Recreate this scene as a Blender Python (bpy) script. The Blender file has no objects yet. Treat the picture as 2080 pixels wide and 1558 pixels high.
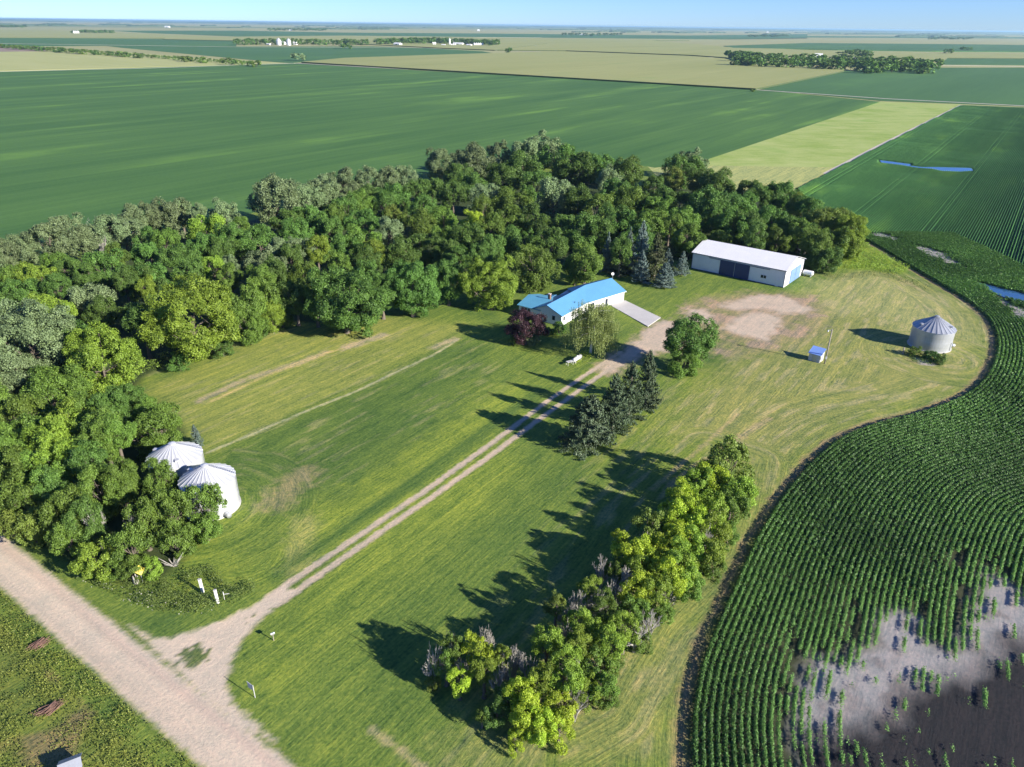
import bpy, math, random
import numpy as np
from mathutils import Vector, Matrix
sc = bpy.context.scene
col = sc.collection
rng = np.random.default_rng(7)
random.seed(7)
R = math.radians

# ------------------------------------------------------------------ camera
FPX, HC = 1480.0, 66.0                      # focal length in photo pixels, camera height (m)
PIT = math.atan((779 - 50) / FPX); ROL = math.atan2(27, 2080)
cam_d = bpy.data.cameras.new('camera'); cam = bpy.data.objects.new('camera', cam_d); col.objects.link(cam)
cam_d.sensor_width = 36; cam_d.lens = 36 * FPX / 2080; cam_d.clip_end = 400000; cam_d.clip_start = 0.5
r0 = Vector((1, 0, 0)); f0 = Vector((0, math.cos(PIT), -math.sin(PIT))); u0 = r0.cross(f0)
cr = r0 * math.cos(ROL) + u0 * math.sin(ROL); cu = -r0 * math.sin(ROL) + u0 * math.cos(ROL)
cam.matrix_world = Matrix(((cr.x, cu.x, -f0.x, 0), (cr.y, cu.y, -f0.y, 0), (cr.z, cu.z, -f0.z, HC), (0, 0, 0, 1)))
sc.camera = cam
# ------------------------------------------------------------------ sky, sun, exposure
SAZ, SEL = -32.0, 23.0                      # sun azimuth (from +X, ccw) and elevation
w = bpy.data.worlds.new('World'); sc.world = w; w.use_nodes = True
nt = w.node_tree; bg = nt.nodes['Background']
sky = nt.nodes.new('ShaderNodeTexSky'); sky.sky_type = 'NISHITA'; sky.sun_disc = False
sky.sun_elevation = R(SEL); sky.sun_rotation = R(90 - SAZ); sky.air_density = 1.0; sky.dust_density = 0.1; sky.ozone_density = 3.5; sky.altitude = 1500
tn = nt.nodes.new('ShaderNodeMix'); tn.data_type = 'RGBA'; tn.blend_type = 'MULTIPLY'; tn.inputs[0].default_value = 1.0
tn.inputs[7].default_value = (0.55, 0.77, 1.28, 1)          # clean blue summer air
nt.links.new(sky.outputs[0], tn.inputs[6]); nt.links.new(tn.outputs[2], bg.inputs[0]); bg.inputs[1].default_value = 0.068
sd = bpy.data.lights.new('sun', 'SUN'); sun = bpy.data.objects.new('sun', sd); col.objects.link(sun)
sd.energy = 5.0; sd.angle = R(0.5); sd.color = (1.0, 0.93, 0.82)
sv = Vector((math.cos(R(SEL)) * math.cos(R(SAZ)), math.cos(R(SEL)) * math.sin(R(SAZ)), math.sin(R(SEL))))
sun.rotation_euler = sv.to_track_quat('Z', 'Y').to_euler(); sun.location = (60, 20, 120)
sc.view_settings.view_transform = 'Standard'; sc.view_settings.look = 'None'
sc.view_settings.exposure = 1.15; sc.view_settings.gamma = 1.0
sc.cycles.max_bounces = 5; sc.cycles.diffuse_bounces = 2; sc.cycles.glossy_bounces = 2
sc.cycles.transmission_bounces = 3; sc.cycles.volume_bounces = 0; sc.cycles.transparent_max_bounces = 4

# ------------------------------------------------------------------ survey: photo point -> place on the land (at height z)
def G(x, y, z=0.0):
    u, v = x - 1040, y - 779
    c, s = math.cos(ROL), math.sin(ROL)
    u2 = u * c + v * s; v2 = -u * s + v * c
    X = u2 / FPX; d1 = 1.0; d2 = -v2 / FPX
    cp, sp = math.cos(PIT), math.sin(PIT)
    Y = d1 * cp + d2 * sp; Z = -d1 * sp + d2 * cp
    t = (z - HC) / Z
    return np.array([X * t, Y * t])
def PG(s, z=0.0):
    return np.array([G(*map(float, q.split(',')), z) for q in s.split()])
UA = np.array([math.cos(R(55)), math.sin(R(55))]); UB = np.array([-UA[1], UA[0]])   # the farm's two grid directions

# ------------------------------------------------------------------ helpers: tags
def tag(o, label=None, cat=None, group=None, kind=None):
    if label: o['label'] = label
    if cat: o['category'] = cat
    if group: o['group'] = group
    if kind: o['kind'] = kind
    return o
def empty(name, loc, rz=0.0):
    o = bpy.data.objects.new(name, None); o.empty_display_size = 0.5
    o.location = (loc[0], loc[1], loc[2] if len(loc) > 2 else 0); o.rotation_euler = (0, 0, rz); col.objects.link(o); return o
def link(name, me, parent=None, mat=None, loc=None, scale=None, rz=None):
    o = bpy.data.objects.new(name, me); col.objects.link(o)
    if parent: o.parent = parent
    if mat is not None:
        if len(me.materials) == 0: me.materials.append(mat)
        elif me.materials[0] != mat:
            o.material_slots[0].link = 'OBJECT'; o.material_slots[0].material = mat
    if loc is not None: o.location = loc
    if scale is not None: o.scale = scale
    if rz is not None: o.rotation_euler = (0, 0, rz)
    return o
def mesh_np(name, V, F, n, attrs=None, smooth=False):
    """V (k,3); F flat index array of n-gons."""
    V = np.asarray(V, dtype=np.float32); F = np.asarray(F, dtype=np.int32).reshape(-1, n)
    me = bpy.data.meshes.new(name); me.vertices.add(len(V)); me.vertices.foreach_set('co', V.ravel())
    me.loops.add(F.size); me.loops.foreach_set('vertex_index', F.ravel())
    me.polygons.add(len(F)); me.polygons.foreach_set('loop_start', np.arange(len(F), dtype=np.int32) * n)
    if smooth: me.polygons.foreach_set('use_smooth', np.ones(len(F), dtype=bool))
    for k, (typ, data) in (attrs or {}).items():
        a = me.attributes.new(k, typ, 'POINT')
        key = {'FLOAT': 'value', 'FLOAT_VECTOR': 'vector', 'FLOAT_COLOR': 'color'}[typ]
        a.data.foreach_set(key, np.asarray(data, dtype=np.float32).ravel())
    me.update(calc_edges=True)
    return me
class MB:
    def __init__(s): s.v = []; s.f = []
    def add(s, vs, fs):
        k = len(s.v); s.v += [tuple(map(float, q)) for q in vs]; s.f += [tuple(i + k for i in f) for f in fs]; return s
    def box(s, c, d, rz=0.0, M=None):
        hx, hy, hz = d[0] / 2, d[1] / 2, d[2] / 2
        vs = []
        for sx, sy, sz in ((-1,-1,-1),(1,-1,-1),(1,1,-1),(-1,1,-1),(-1,-1,1),(1,-1,1),(1,1,1),(-1,1,1)):
            p = Vector((sx * hx, sy * hy, sz * hz))
            if M: p = M @ p
            x = p.x * math.cos(rz) - p.y * math.sin(rz); y = p.x * math.sin(rz) + p.y * math.cos(rz)
            vs.append((x + c[0], y + c[1], p.z + c[2]))
        return s.add(vs, [(0,3,2,1),(4,5,6,7),(0,1,5,4),(1,2,6,5),(2,3,7,6),(3,0,4,7)])
    def cyl(s, p0, p1, r1, r2=None, n=8, caps=True):
        p0, p1 = Vector(p0), Vector(p1); r2 = r1 if r2 is None else r2
        d = (p1 - p0).normalized(); a = d.orthogonal().normalized(); b = d.cross(a)
        vs = [];
        for p, r in ((p0, r1), (p1, r2)):
            for i in range(n):
                t = 2 * math.pi * i / n; vs.append(p + (a * math.cos(t) + b * math.sin(t)) * r)
        fs = [(i, (i + 1) % n, n + (i + 1) % n, n + i) for i in range(n)]
        if caps: fs += [tuple(range(n - 1, -1, -1)), tuple(range(n, 2 * n))]
        return s.add(vs, fs)
    def prism(s, poly, z0, z1):
        n = len(poly)
        vs = [(p[0], p[1], z0) for p in poly] + [(p[0], p[1], z1) for p in poly]
        ar = sum(poly[i][0] * poly[(i + 1) % n][1] - poly[(i + 1) % n][0] * poly[i][1] for i in range(n))
        fs = [tuple(range(n - 1, -1, -1)), tuple(range(n, 2 * n))] + [(i, (i + 1) % n, n + (i + 1) % n, n + i) for i in range(n)]
        if ar < 0: fs = [tuple(reversed(f)) for f in fs]
        return s.add(vs, fs)
    def mesh(s, name='part', smooth=False):
        me = bpy.data.meshes.new(name); me.from_pydata(s.v, [], s.f); me.update()
        if smooth: me.polygons.foreach_set('use_smooth', [True] * len(me.polygons))
        return me
    def build(s, name, mat, parent=None, smooth=False):
        return link(name, s.mesh(name, smooth), parent, mat)
def fnoise(x, y, seed=0, octaves=4):
    out = np.zeros_like(x, dtype=float); amp = 1.0; tot = 0
    for o in range(octaves):
        xi = np.floor(x).astype(np.int64); yi = np.floor(y).astype(np.int64); fx = x - xi; fy = y - yi
        fx = fx * fx * (3 - 2 * fx); fy = fy * fy * (3 - 2 * fy)
        def h(a, b):
            n = (a * 374761393 + b * 668265263 + (seed + o) * 1442695041) & 0xffffffff
            n = ((n ^ (n >> 13)) * 1274126177) & 0xffffffff
            return ((n ^ (n >> 16)) & 0xffff) / 65535.0
        v = (h(xi, yi) * (1 - fx) + h(xi + 1, yi) * fx) * (1 - fy) + (h(xi, yi + 1) * (1 - fx) + h(xi + 1, yi + 1) * fx) * fy
        out += amp * v; tot += amp; amp *= 0.5; x = x * 2.03 + 11.3; y = y * 2.03 + 5.7
    return out / tot
def sdist(P, poly):
    """signed distance to a closed polygon, negative inside"""
    d = np.full(len(P), 1e9); ins = np.zeros(len(P), bool); n = len(poly)
    for i in range(n):
        a, b = poly[i], poly[(i + 1) % n]; ab = b - a
        t = np.clip(((P - a) @ ab) / (ab @ ab + 1e-12), 0, 1)
        d = np.minimum(d, np.linalg.norm(P - a - t[:, None] * ab, axis=1))
        c = (a[1] > P[:, 1]) != (b[1] > P[:, 1])
        with np.errstate(divide='ignore', invalid='ignore'):
            xi = (b[0] - a[0]) * (P[:, 1] - a[1]) / (b[1] - a[1]) + a[0]
        ins ^= c & (P[:, 0] < xi)
    return np.where(ins, -d, d)
def ldist(P, line):
    """unsigned distance to an open polyline, nearest point, arclength"""
    d = np.full(len(P), 1e9); Q = np.zeros_like(P); S = np.zeros(len(P)); s0 = 0
    for i in range(len(line) - 1):
        a, b = line[i], line[i + 1]; ab = b - a; L = np.linalg.norm(ab)
        t = np.clip(((P - a) @ ab) / (L * L), 0, 1); q = a + t[:, None] * ab
        dd = np.linalg.norm(P - q, axis=1); m = dd < d
        d[m] = dd[m]; Q[m] = q[m]; S[m] = s0 + t[m] * L; s0 += L
    return d, Q, S
def smooth_line(L, k=6):
    L = np.asarray(L); out = []
    for i in range(len(L) - 1):
        p0 = L[max(i - 1, 0)]; p1 = L[i]; p2 = L[i + 1]; p3 = L[min(i + 2, len(L) - 1)]
        for j in range(k):
            t = j / k
            out.append(0.5 * ((2 * p1) + (p2 - p0) * t + (2 * p0 - 5 * p1 + 4 * p2 - p3) * t * t + (3 * p1 - p0 - 3 * p2 + p3) * t ** 3))
    out.append(L[-1]); return np.array(out)

# ------------------------------------------------------------------ helpers: materials
def nodemat(name):
    m = bpy.data.materials.new(name); m.use_nodes = True
    return m, m.node_tree, m.node_tree.nodes['Principled BSDF']
def N(nt, typ, **kw):
    n = nt.nodes.new(typ)
    for k, v in kw.items(): setattr(n, k, v)
    return n
def mix_rgb(nt, fac, a, b, mode='MIX'):
    n = N(nt, 'ShaderNodeMix', data_type='RGBA', blend_type=mode); n.clamp_factor = True
    for i, v in ((0, fac), (6, a), (7, b)):
        if isinstance(v, (int, float)): n.inputs[i].default_value = v
        elif isinstance(v, tuple): n.inputs[i].default_value = (*v, 1)
        else: nt.links.new(v, n.inputs[i])
    return n.outputs[2]
def noise(nt, vec, scale, detail=3, rough=0.55):
    n = N(nt, 'ShaderNodeTexNoise'); n.inputs['Scale'].default_value = scale; n.inputs['Detail'].default_value = detail
    n.inputs['Roughness'].default_value = rough
    if vec is not None: nt.links.new(vec, n.inputs['Vector'])
    return n.outputs['Fac']
def ramp(nt, fac, stops):
    n = N(nt, 'ShaderNodeMapRange'); n.clamp = True
    n.inputs[1].default_value, n.inputs[2].default_value, n.inputs[3].default_value, n.inputs[4].default_value = stops
    nt.links.new(fac, n.inputs[0]); return n.outputs[0]
def mathn(nt, op, a, b):
    n = N(nt, 'ShaderNodeMath', operation=op)
    for i, v in enumerate((a, b)):
        if isinstance(v, (int, float)): n.inputs[i].default_value = v
        else: nt.links.new(v, n.inputs[i])
    return n.outputs[0]
def vmul(nt, vec, k):
    n = N(nt, 'ShaderNodeVectorMath', operation='MULTIPLY'); nt.links.new(vec, n.inputs[0]); n.inputs[1].default_value = k
    return n.outputs[0]
def geo_pos(nt): return N(nt, 'ShaderNodeNewGeometry').outputs['Position']
def bump(nt, bs, h, strength, dist):
    b = N(nt, 'ShaderNodeBump'); b.inputs['Strength'].default_value = strength; b.inputs['Distance'].default_value = dist
    nt.links.new(h, b.inputs['Height']); nt.links.new(b.outputs[0], bs.inputs['Normal'])

def paint(name, c, rough=0.5, metal=0.0, dirt=0.12, scale=0.6, c2=None, ribs=None):
    m, nt, bs = nodemat(name)
    tc = N(nt, 'ShaderNodeTexCoord').outputs['Object']
    f = noise(nt, tc, scale, 5, 0.65); f2 = noise(nt, vmul(nt, tc, (3, 3, 0.35)), 1.5, 3)
    ff = ramp(nt, mathn(nt, 'ADD', mathn(nt, 'MULTIPLY', f, 0.6), mathn(nt, 'MULTIPLY', f2, 0.4)), (0.35, 0.68, 0, 1))
    c2 = c2 or tuple(x * (1 - dirt * 2) for x in c)
    nt.links.new(mix_rgb(nt, ff, c2, c), bs.inputs['Base Color'])
    bs.inputs['Roughness'].default_value = rough; bs.inputs['Metallic'].default_value = metal
    if ribs:                                  # standing ribs of sheet metal: (axis vector, period)
        dp = N(nt, 'ShaderNodeVectorMath', operation='DOT_PRODUCT'); nt.links.new(tc, dp.inputs[0]); dp.inputs[1].default_value = ribs[0]
        fr = mathn(nt, 'FRACT', mathn(nt, 'DIVIDE', dp.outputs['Value'], ribs[1]), 0)
        h = ramp(nt, mathn(nt, 'ABSOLUTE', mathn(nt, 'SUBTRACT', fr, 0.5), 0), (0.36, 0.46, 0, 1))
        bump(nt, bs, h, 0.8, 0.03)
    return m

def leafmat(name, c, var=0.35, trans=0.3, hue=0.0, yel=0.12):
    """leaf colour varied per leaf (attribute tint) and a little per tree"""
    m, nt, bs = nodemat(name)
    at = N(nt, 'ShaderNodeAttribute', attribute_name='tint').outputs['Fac']
    oi = N(nt, 'ShaderNodeObjectInfo').outputs['Random']
    lo = tuple(x * (1 - var) for x in c); hi = tuple(min(1, x * (1 + var)) for x in c)
    hi = (hi[0] * (1 + yel), hi[1], hi[2] * (1 - yel * 0.5))
    c1 = mix_rgb(nt, at, lo, hi)
    k = ramp(nt, oi, (0, 1, 0.78, 1.22))
    hs = N(nt, 'ShaderNodeHueSaturation'); nt.links.new(c1, hs.inputs['Color']); nt.links.new(k, hs.inputs['Value'])
    nt.links.new(ramp(nt, oi, (0, 1, 0.488 + hue, 0.512 + hue)), hs.inputs['Hue'])
    nt.links.new(hs.outputs[0], bs.inputs['Base Color'])
    bs.inputs['Roughness'].default_value = 0.55; bs.inputs['Specular IOR Level'].default_value = 0.35
    tr = N(nt, 'ShaderNodeBsdfTranslucent'); nt.links.new(mix_rgb(nt, 0.5, hs.outputs[0], (c[0] * 1.6, c[1] * 1.6, c[2] * 0.6)), tr.inputs[0])
    mx = N(nt, 'ShaderNodeMixShader'); mx.inputs[0].default_value = trans
    nt.links.new(bs.outputs[0], mx.inputs[1]); nt.links.new(tr.outputs[0], mx.inputs[2])
    nt.links.new(mx.outputs[0], nt.nodes['Material Output'].inputs[0])
    return m

M = {}
M['white_steel'] = paint('white_steel', (0.70, 0.70, 0.70), 0.42, 0, 0.05, ribs=((1, 0, 0), 0.9))
M['white_roof'] = paint('white_roof', (0.80, 0.79, 0.76), 0.4, 0, 0.06, 0.25, ribs=((1, 0, 0), 0.9))
M['white'] = paint('white_siding', (0.78, 0.77, 0.74), 0.55, 0, 0.05, ribs=((0, 0, 1), 0.2))
M['trim'] = paint('dark_blue_trim', (0.03, 0.05, 0.12), 0.4)
M['navy'] = paint('navy_door', (0.012, 0.028, 0.12), 0.4, ribs=((1, 0, 0), 0.3), dirt=0.1)
M['blue_door'] = paint('blue_door', (0.20, 0.36, 0.66), 0.45, ribs=((1, 0, 0), 0.9), dirt=0.1)
M['blue_roof'] = paint('blue_metal_roof', (0.11, 0.30, 0.50), 0.4, 0.0, 0.06, 0.3, ribs=((1, 0, 0), 0.42))
M['teal_roof'] = paint('faded_blue_roof', (0.11, 0.34, 0.50), 0.4, 0.0, 0.1, 0.5, ribs=((1, 0, 0), 0.42))
M['galv'] = paint('galvanised_steel', (0.50, 0.52, 0.55), 0.42, 0.5, 0.12, 0.35)
M['galv_light'] = paint('bright_galvanised_steel', (0.60, 0.61, 0.63), 0.45, 0.35, 0.08, 0.3)
M['glass'] = paint('window_glass', (0.02, 0.03, 0.045), 0.08, 0.0, 0.1)
M['concrete'] = paint('concrete', (0.52, 0.50, 0.47), 0.85, 0, 0.1, 0.4)
M['wood_pole'] = paint('weathered_wood', (0.34, 0.30, 0.25), 0.9, 0, 0.2, 2.0)
M['bark'] = paint('grey_bark', (0.17, 0.14, 0.11), 0.95, 0, 0.25, 2.0)
M['dead_wood'] = paint('bleached_dead_wood', (0.38, 0.36, 0.32), 0.95, 0, 0.2, 2.0)
M['birch_bark'] = paint('white_birch_bark', (0.68, 0.66, 0.61), 0.8, 0, 0.2, 2.0)
M['yellow'] = paint('yellow_paint', (0.80, 0.58, 0.01), 0.5, 0, 0.08)
M['tank'] = paint('white_tank_paint', (0.78, 0.78, 0.78), 0.35, 0, 0.08)
M['old_white'] = paint('peeling_white_paint', (0.62, 0.62, 0.60), 0.8, 0, 0.25, 1.5)
M['dark'] = paint('dark_opening', (0.01, 0.01, 0.012), 0.8)
M['black'] = paint('black_plastic', (0.03, 0.03, 0.03), 0.5)
M['blue_tin'] = paint('blue_white_tin', (0.22, 0.36, 0.74), 0.35, 0.1, 0.05, 0.8, ribs=((1, 0, 0), 0.3))
M['brick'] = paint('brown_brick', (0.22, 0.13, 0.09), 0.9)
M['pink_brush'] = paint('dried_brush', (0.28, 0.16, 0.12), 0.95, 0, 0.3, 2.0)
LEAF = {
 'G': leafmat('leaf_grey_green', (0.165, 0.235, 0.105), 0.34, 0.22, 0, 0.05),
 'D': leafmat('leaf_dark_green', (0.092, 0.188, 0.036), 0.42, 0.25),
 'M': leafmat('leaf_mid_green', (0.122, 0.220, 0.036), 0.40, 0.28),
 'L': leafmat('leaf_bright_green', (0.190, 0.305, 0.038), 0.36, 0.30),
 'Y': leafmat('leaf_yellow_green', (0.320, 0.450, 0.040), 0.34, 0.34, 0, 0.1),
 'O': leafmat('leaf_olive', (0.140, 0.205, 0.036), 0.35, 0.25),
 'B': leafmat('leaf_brownish', (0.150, 0.110, 0.050), 0.35, 0.2),
 'P': leafmat('leaf_purple', (0.058, 0.026, 0.034), 0.40, 0.2, 0, 0.0),
 'W': leafmat('leaf_birch', (0.200, 0.260, 0.085), 0.35, 0.3),
 'SB': leafmat('needle_blue', (0.125, 0.175, 0.150), 0.35, 0.08, 0, 0.0),
 'SD': leafmat('needle_dark', (0.075, 0.110, 0.055), 0.45, 0.08, 0, 0.0),
 'SO': leafmat('needle_olive', (0.075, 0.095, 0.035), 0.40, 0.08, 0, 0.0),
}
M['crop_leaf'] = leafmat('soybean_leaf', (0.100, 0.240, 0.056), 0.55, 0.28, 0, 0.1)
M['weed_leaf'] = leafmat('weed_leaf', (0.10, 0.155, 0.04), 0.45, 0.25)
M['grass_leaf'] = leafmat('grass_leaf', (0.155, 0.200, 0.040), 0.5, 0.3)
M['flower'] = leafmat('flower_heads', (0.50, 0.48, 0.40), 0.3, 0.2, 0, 0)

# ------------------------------------------------------------------ near ground: one continuous grid split into lawn, roads, yard, soil, wood floor
EDGE = PG('1407,1570 1406,1480 1412,1412 1434,1322 1487,1200 1538,1090 1595,1000 1650,935 1700,893 1745,870 1800,852 1870,835 1935,812 1985,783 2015,745 2027,705 2024,675 2010,645 1980,617 1940,590 1880,555 1830,525 1790,500 1757,482', 0.6)
EDGE = np.vstack([[EDGE[0] + (-1, -45)], smooth_line(EDGE, 5), [[123.5, 300]], G(1615, 381)[None]])
EDGE = EDGE[(np.arange(len(EDGE)) < len(EDGE) - 3) | (np.arange(len(EDGE)) >= len(EDGE) - 3)]
STRIP = np.array([G(1440, 322), G(1790, 206), G(1950, 212), G(1615, 381)])
XE = EDGE
CROP_SIDE = np.vstack([EDGE, [[900, 560]], [[900, -60]]])
def road_line(a, b):
    A, B = G(*a), G(*b); d = (B - A) / np.linalg.norm(B - A); return A - d * 200, B + d * 80
ru0, ru1 = road_line((0, 1083), (600, 1558)); rl0, rl1 = road_line((0, 1190), (410, 1556))
ROAD = np.array([ru0, ru1, rl1, rl0])
FLARE = PG('255,1262 303,1292 345,1297 397,1278 454,1258 522,1224 580,1184 600,1202 538,1248 491,1298 471,1342 461,1386 471,1426 505,1457 560,1505 470,1470')
RUT1 = PG('550,1208 610,1168 700,1107 858,1000 1000,898 1115,811 1179,768 1231,734 1260,714')
RUT2 = PG('560,1228 620,1188 700,1131 890,1000 1000,922 1098,848 1204,772 1266,730')
GRAV = [PG('1215,750 1240,728 1288,695 1314,666 1345,648 1375,655 1400,690 1370,712 1310,718 1262,748 1235,757'),
        PG('1468,667 1493,646 1526,634 1553,634 1586,645 1585,656 1572,677 1559,694 1526,685 1490,676'),
        PG('1535,599 1586,599 1645,623 1645,634 1590,637 1553,628 1500,630 1458,623 1480,612'),
        PG('1398,626 1430,628 1450,645 1452,655 1420,655 1395,645')]
YARD = PG('1385,640 1400,615 1440,600 1540,590 1650,600 1690,630 1660,680 1610,700 1520,722 1440,720 1400,700 1370,680')
WOOD = PG('-400,1250 -200,1120 0,1065 90,1105 170,1150 255,1185 330,1175 360,1150 400,1100 400,1040 300,960 350,905 375,880 345,830 270,800 290,765 460,684 590,652 640,655 700,640 790,605 880,590 960,570 1050,552 1230,520 1350,530 1408,525 1650,560 1700,535 1760,500 1780,470 1700,440 1620,400 1500,385 1440,380 1330,385 1150,345 900,370 700,400 420,470 150,525 -60,560 -300,620')
FLOORB = PG('-900,640 -60,520 150,505 420,455 700,385 900,345 1150,315 1330,340 1440,330')
# the ground sheet, gridded near the farm
x0, x1, y0, y1, st = -215, 190, 18, 400, 0.42
nx = int((x1 - x0) / st); ny = int((y1 - y0) / st)
gx, gy = np.meshgrid(np.linspace(x0, x1, nx), np.linspace(y0, y1, ny)); P = np.stack([gx.ravel(), gy.ravel()], 1)
DOMAIN = np.vstack([[[-70, 18], [70, 18]], [[190, 150]], [[190, 400]], [[125, 400]], FLOORB[::-1]])
DOMAIN = np.array(list(DOMAIN))
dom = sdist(P, DOMAIN) < 0
crop_in = sdist(P, CROP_SIDE) < 0
dE, QE, SE = ldist(P, XE)
sE = np.where(crop_in, dE, -dE)
nz1 = fnoise(P[:, 0] * 0.6, P[:, 1] * 0.6, 1); nz2 = fnoise(P[:, 0] * 0.12, P[:, 1] * 0.12, 5); nz3 = fnoise(P[:, 0] * 1.6, P[:, 1] * 1.6, 9, 3)
sA = P @ UA; tA = P @ UB
mow = np.stack([sA, tA], 1)
BIN2 = np.array([-45.2, 90.8])
d2 = np.linalg.norm(P - (BIN2 + UA * -1.0 + UB * 1), axis=1); m = (d2 < 17) & (P[:, 0] > -48)
mow[m, 0] = np.arctan2(P[m, 1] - BIN2[1], P[m, 0] - BIN2[0]) * 12; mow[m, 1] = d2[m]
C3 = G(495, 1125); d3 = np.linalg.norm(P - C3, axis=1); m3 = (d3 < 7.5) & ~m
mow[m3, 0] = np.arctan2(P[m3, 1] - C3[1], P[m3, 0] - C3[0]) * 6; mow[m3, 1] = d3[m3]
m = (~crop_in) & (dE < 13 + 4 * nz2); mow[m, 0] = SE[m]; mow[m, 1] = -dE[m]
hs = sdist(P, PG('860,1330 1000,1300 1190,1200 1300,1040 1440,900 1530,930 1480,1120 1330,1260 1220,1430 1060,1520 960,1450')); m = (hs > 0) & (hs < 6) & (P[:, 0] > 5); mow[m, 1] = hs[m]; mow[m, 0] = sA[m]
BINR = np.array([97.3, 157.0])
dB = np.linalg.norm(P - (BINR + (-2, -6)), axis=1); m = dB < 16; mow[m, 1] = dB[m]; mow[m, 0] = np.arctan2(P[m, 1] - 150, P[m, 0] - 95) * 12
C = np.tile(np.array([0.130, 0.188, 0.034]), (len(P), 1)); det = np.ones(len(P))
def blend(wt, c, d=None):
    wt = np.clip(wt, 0, 1)[:, None]; global C, det
    C = C * (1 - wt) + np.array(c) * wt
    if d is not None: det = det * (1 - wt[:, 0]) + d * wt[:, 0]
def inside(poly, soft, nzamp=0.0):
    return np.clip(0.5 - (sdist(P, poly) + (nz1 - 0.5) * nzamp) / soft, 0, 1)
lush, lime, dry, straw = (0.066, 0.125, 0.028), (0.205, 0.262, 0.036), (0.250, 0.252, 0.080), (0.44, 0.36, 0.20)
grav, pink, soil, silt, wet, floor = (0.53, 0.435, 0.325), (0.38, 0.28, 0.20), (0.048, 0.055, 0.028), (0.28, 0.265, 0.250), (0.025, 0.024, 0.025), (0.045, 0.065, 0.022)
# large natural variation of the sward
blend((nz2 - 0.5) * 2.2, lush); blend((0.45 - nz2) * 1.6, lime)
blend(inside(PG('430,925 930,690 1010,760 880,860 560,1040 500,1010'), 6, 6) * 0.55, lush)          # darker middle strip
blend(inside(PG('600,1060 1050,780 1100,790 1040,850 760,1040 560,1150'), 5, 8) * 0.7, lime)         # lime strip beside the drive
blend(inside(PG('280,790 590,660 760,640 960,660 920,690 420,918 360,870 330,830'), 5, 5) * 0.65, (0.255, 0.275, 0.065))
blend(inside(PG('620,1160 1000,900 1080,960 900,1120 620,1330 520,1400 560,1280'), 8, 8) * 0.5, lime)
blend(inside(PG('900,1100 1250,880 1180,1000 1000,1160 760,1400 640,1400'), 9, 8) * 0.35, lush)
blend(inside(PG('1000,1440 1330,1230 1460,1060 1560,960 1560,1010 1430,1260 1385,1400 1380,1558 900,1558 900,1500'), 5, 8) * 0.38, (0.28, 0.27, 0.10))
blend(inside(PG('1560,690 1700,560 1780,545 1900,580 2010,650 1990,770 1800,830 1650,905 1560,980 1450,900 1330,880 1450,760'), 10, 14) * (0.45 + 0.5 * nz1), dry)
blend(inside(PG('1640,570 1780,555 1930,610 1990,690 1900,700 1780,640 1660,640'), 8, 10) * 0.55, (0.30, 0.31, 0.12))
wst = fnoise(mow[:, 0] * 0.16, mow[:, 1] * 1.0, 21, 3)
rightside = inside(PG('1200,980 1400,760 1700,560 2100,560 2100,800 1640,920 1380,1330 1380,1560 900,1560'), 14)
blend(np.clip((wst - 0.56) * 7, 0, 1) * rightside * 0.36, straw)                                     # windrows of dry clippings
leftside = inside(PG('280,790 590,660 960,660 1050,760 520,1090 420,1000 380,900'), 8)
blend(np.clip((wst - 0.60) * 6, 0, 1) * leftside * 0.22, straw)
for pts, wdt, cc, k in (('405,814 500,770 600,738 660,715', 1.2, (0.40, 0.31, 0.21), 0.65), ('430,815 540,762 640,722 720,700', 0.5, (0.46, 0.36, 0.15), 0.6),
                        ('420,919 520,878 620,835 720,795 800,757 880,720 932,688', 0.42, (0.46, 0.43, 0.24), 0.65), ('700,705 780,680', 1.6, (0.42, 0.33, 0.235), 0.7),
                        ('880,705 925,688', 1.2, (0.42, 0.33, 0.235), 0.5), ('560,1020 620,960', 3.0, (0.36, 0.27, 0.16), 0.45), ('600,1150 620,1060', 2.4, (0.40, 0.34, 0.16), 0.3),
                        ('1360,985 1560,850', 0.9, (0.40, 0.30, 0.16), 0.6), ('1325,995 1500,840', 0.5, (0.40, 0.30, 0.16), 0.5), ('755,1480 860,1558', 0.5, (0.40, 0.32, 0.18), 0.6),
                        ('300,760 450,708 590,668', 1.2, (0.34, 0.33, 0.13), 0.5)):
    dl, _, _ = ldist(P, PG(pts)); blend(np.clip(1.25 - dl / wdt - (nz3 - 0.5) * 1.6, 0, 1) * k, cc)
ft, _, _ = ldist(P, PG('0,1240 660,1130 860,960')); 
dl, _, _ = ldist(P, PG('600,1145 800,1000 1010,850 1125,780')); blend(np.clip(1 - dl / 0.7, 0, 1) * 0.55, (0.04, 0.09, 0.02))  # uncut line of deep grass
dl, _, _ = ldist(P, PG('560,1165 690,1080 848,972 988,872 1100,788')); blend(np.clip(1.3 - abs(dl) / 1.7, 0, 1) * 0.6, (0.055, 0.115, 0.028))   # swale of longer grass beside the drive
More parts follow.
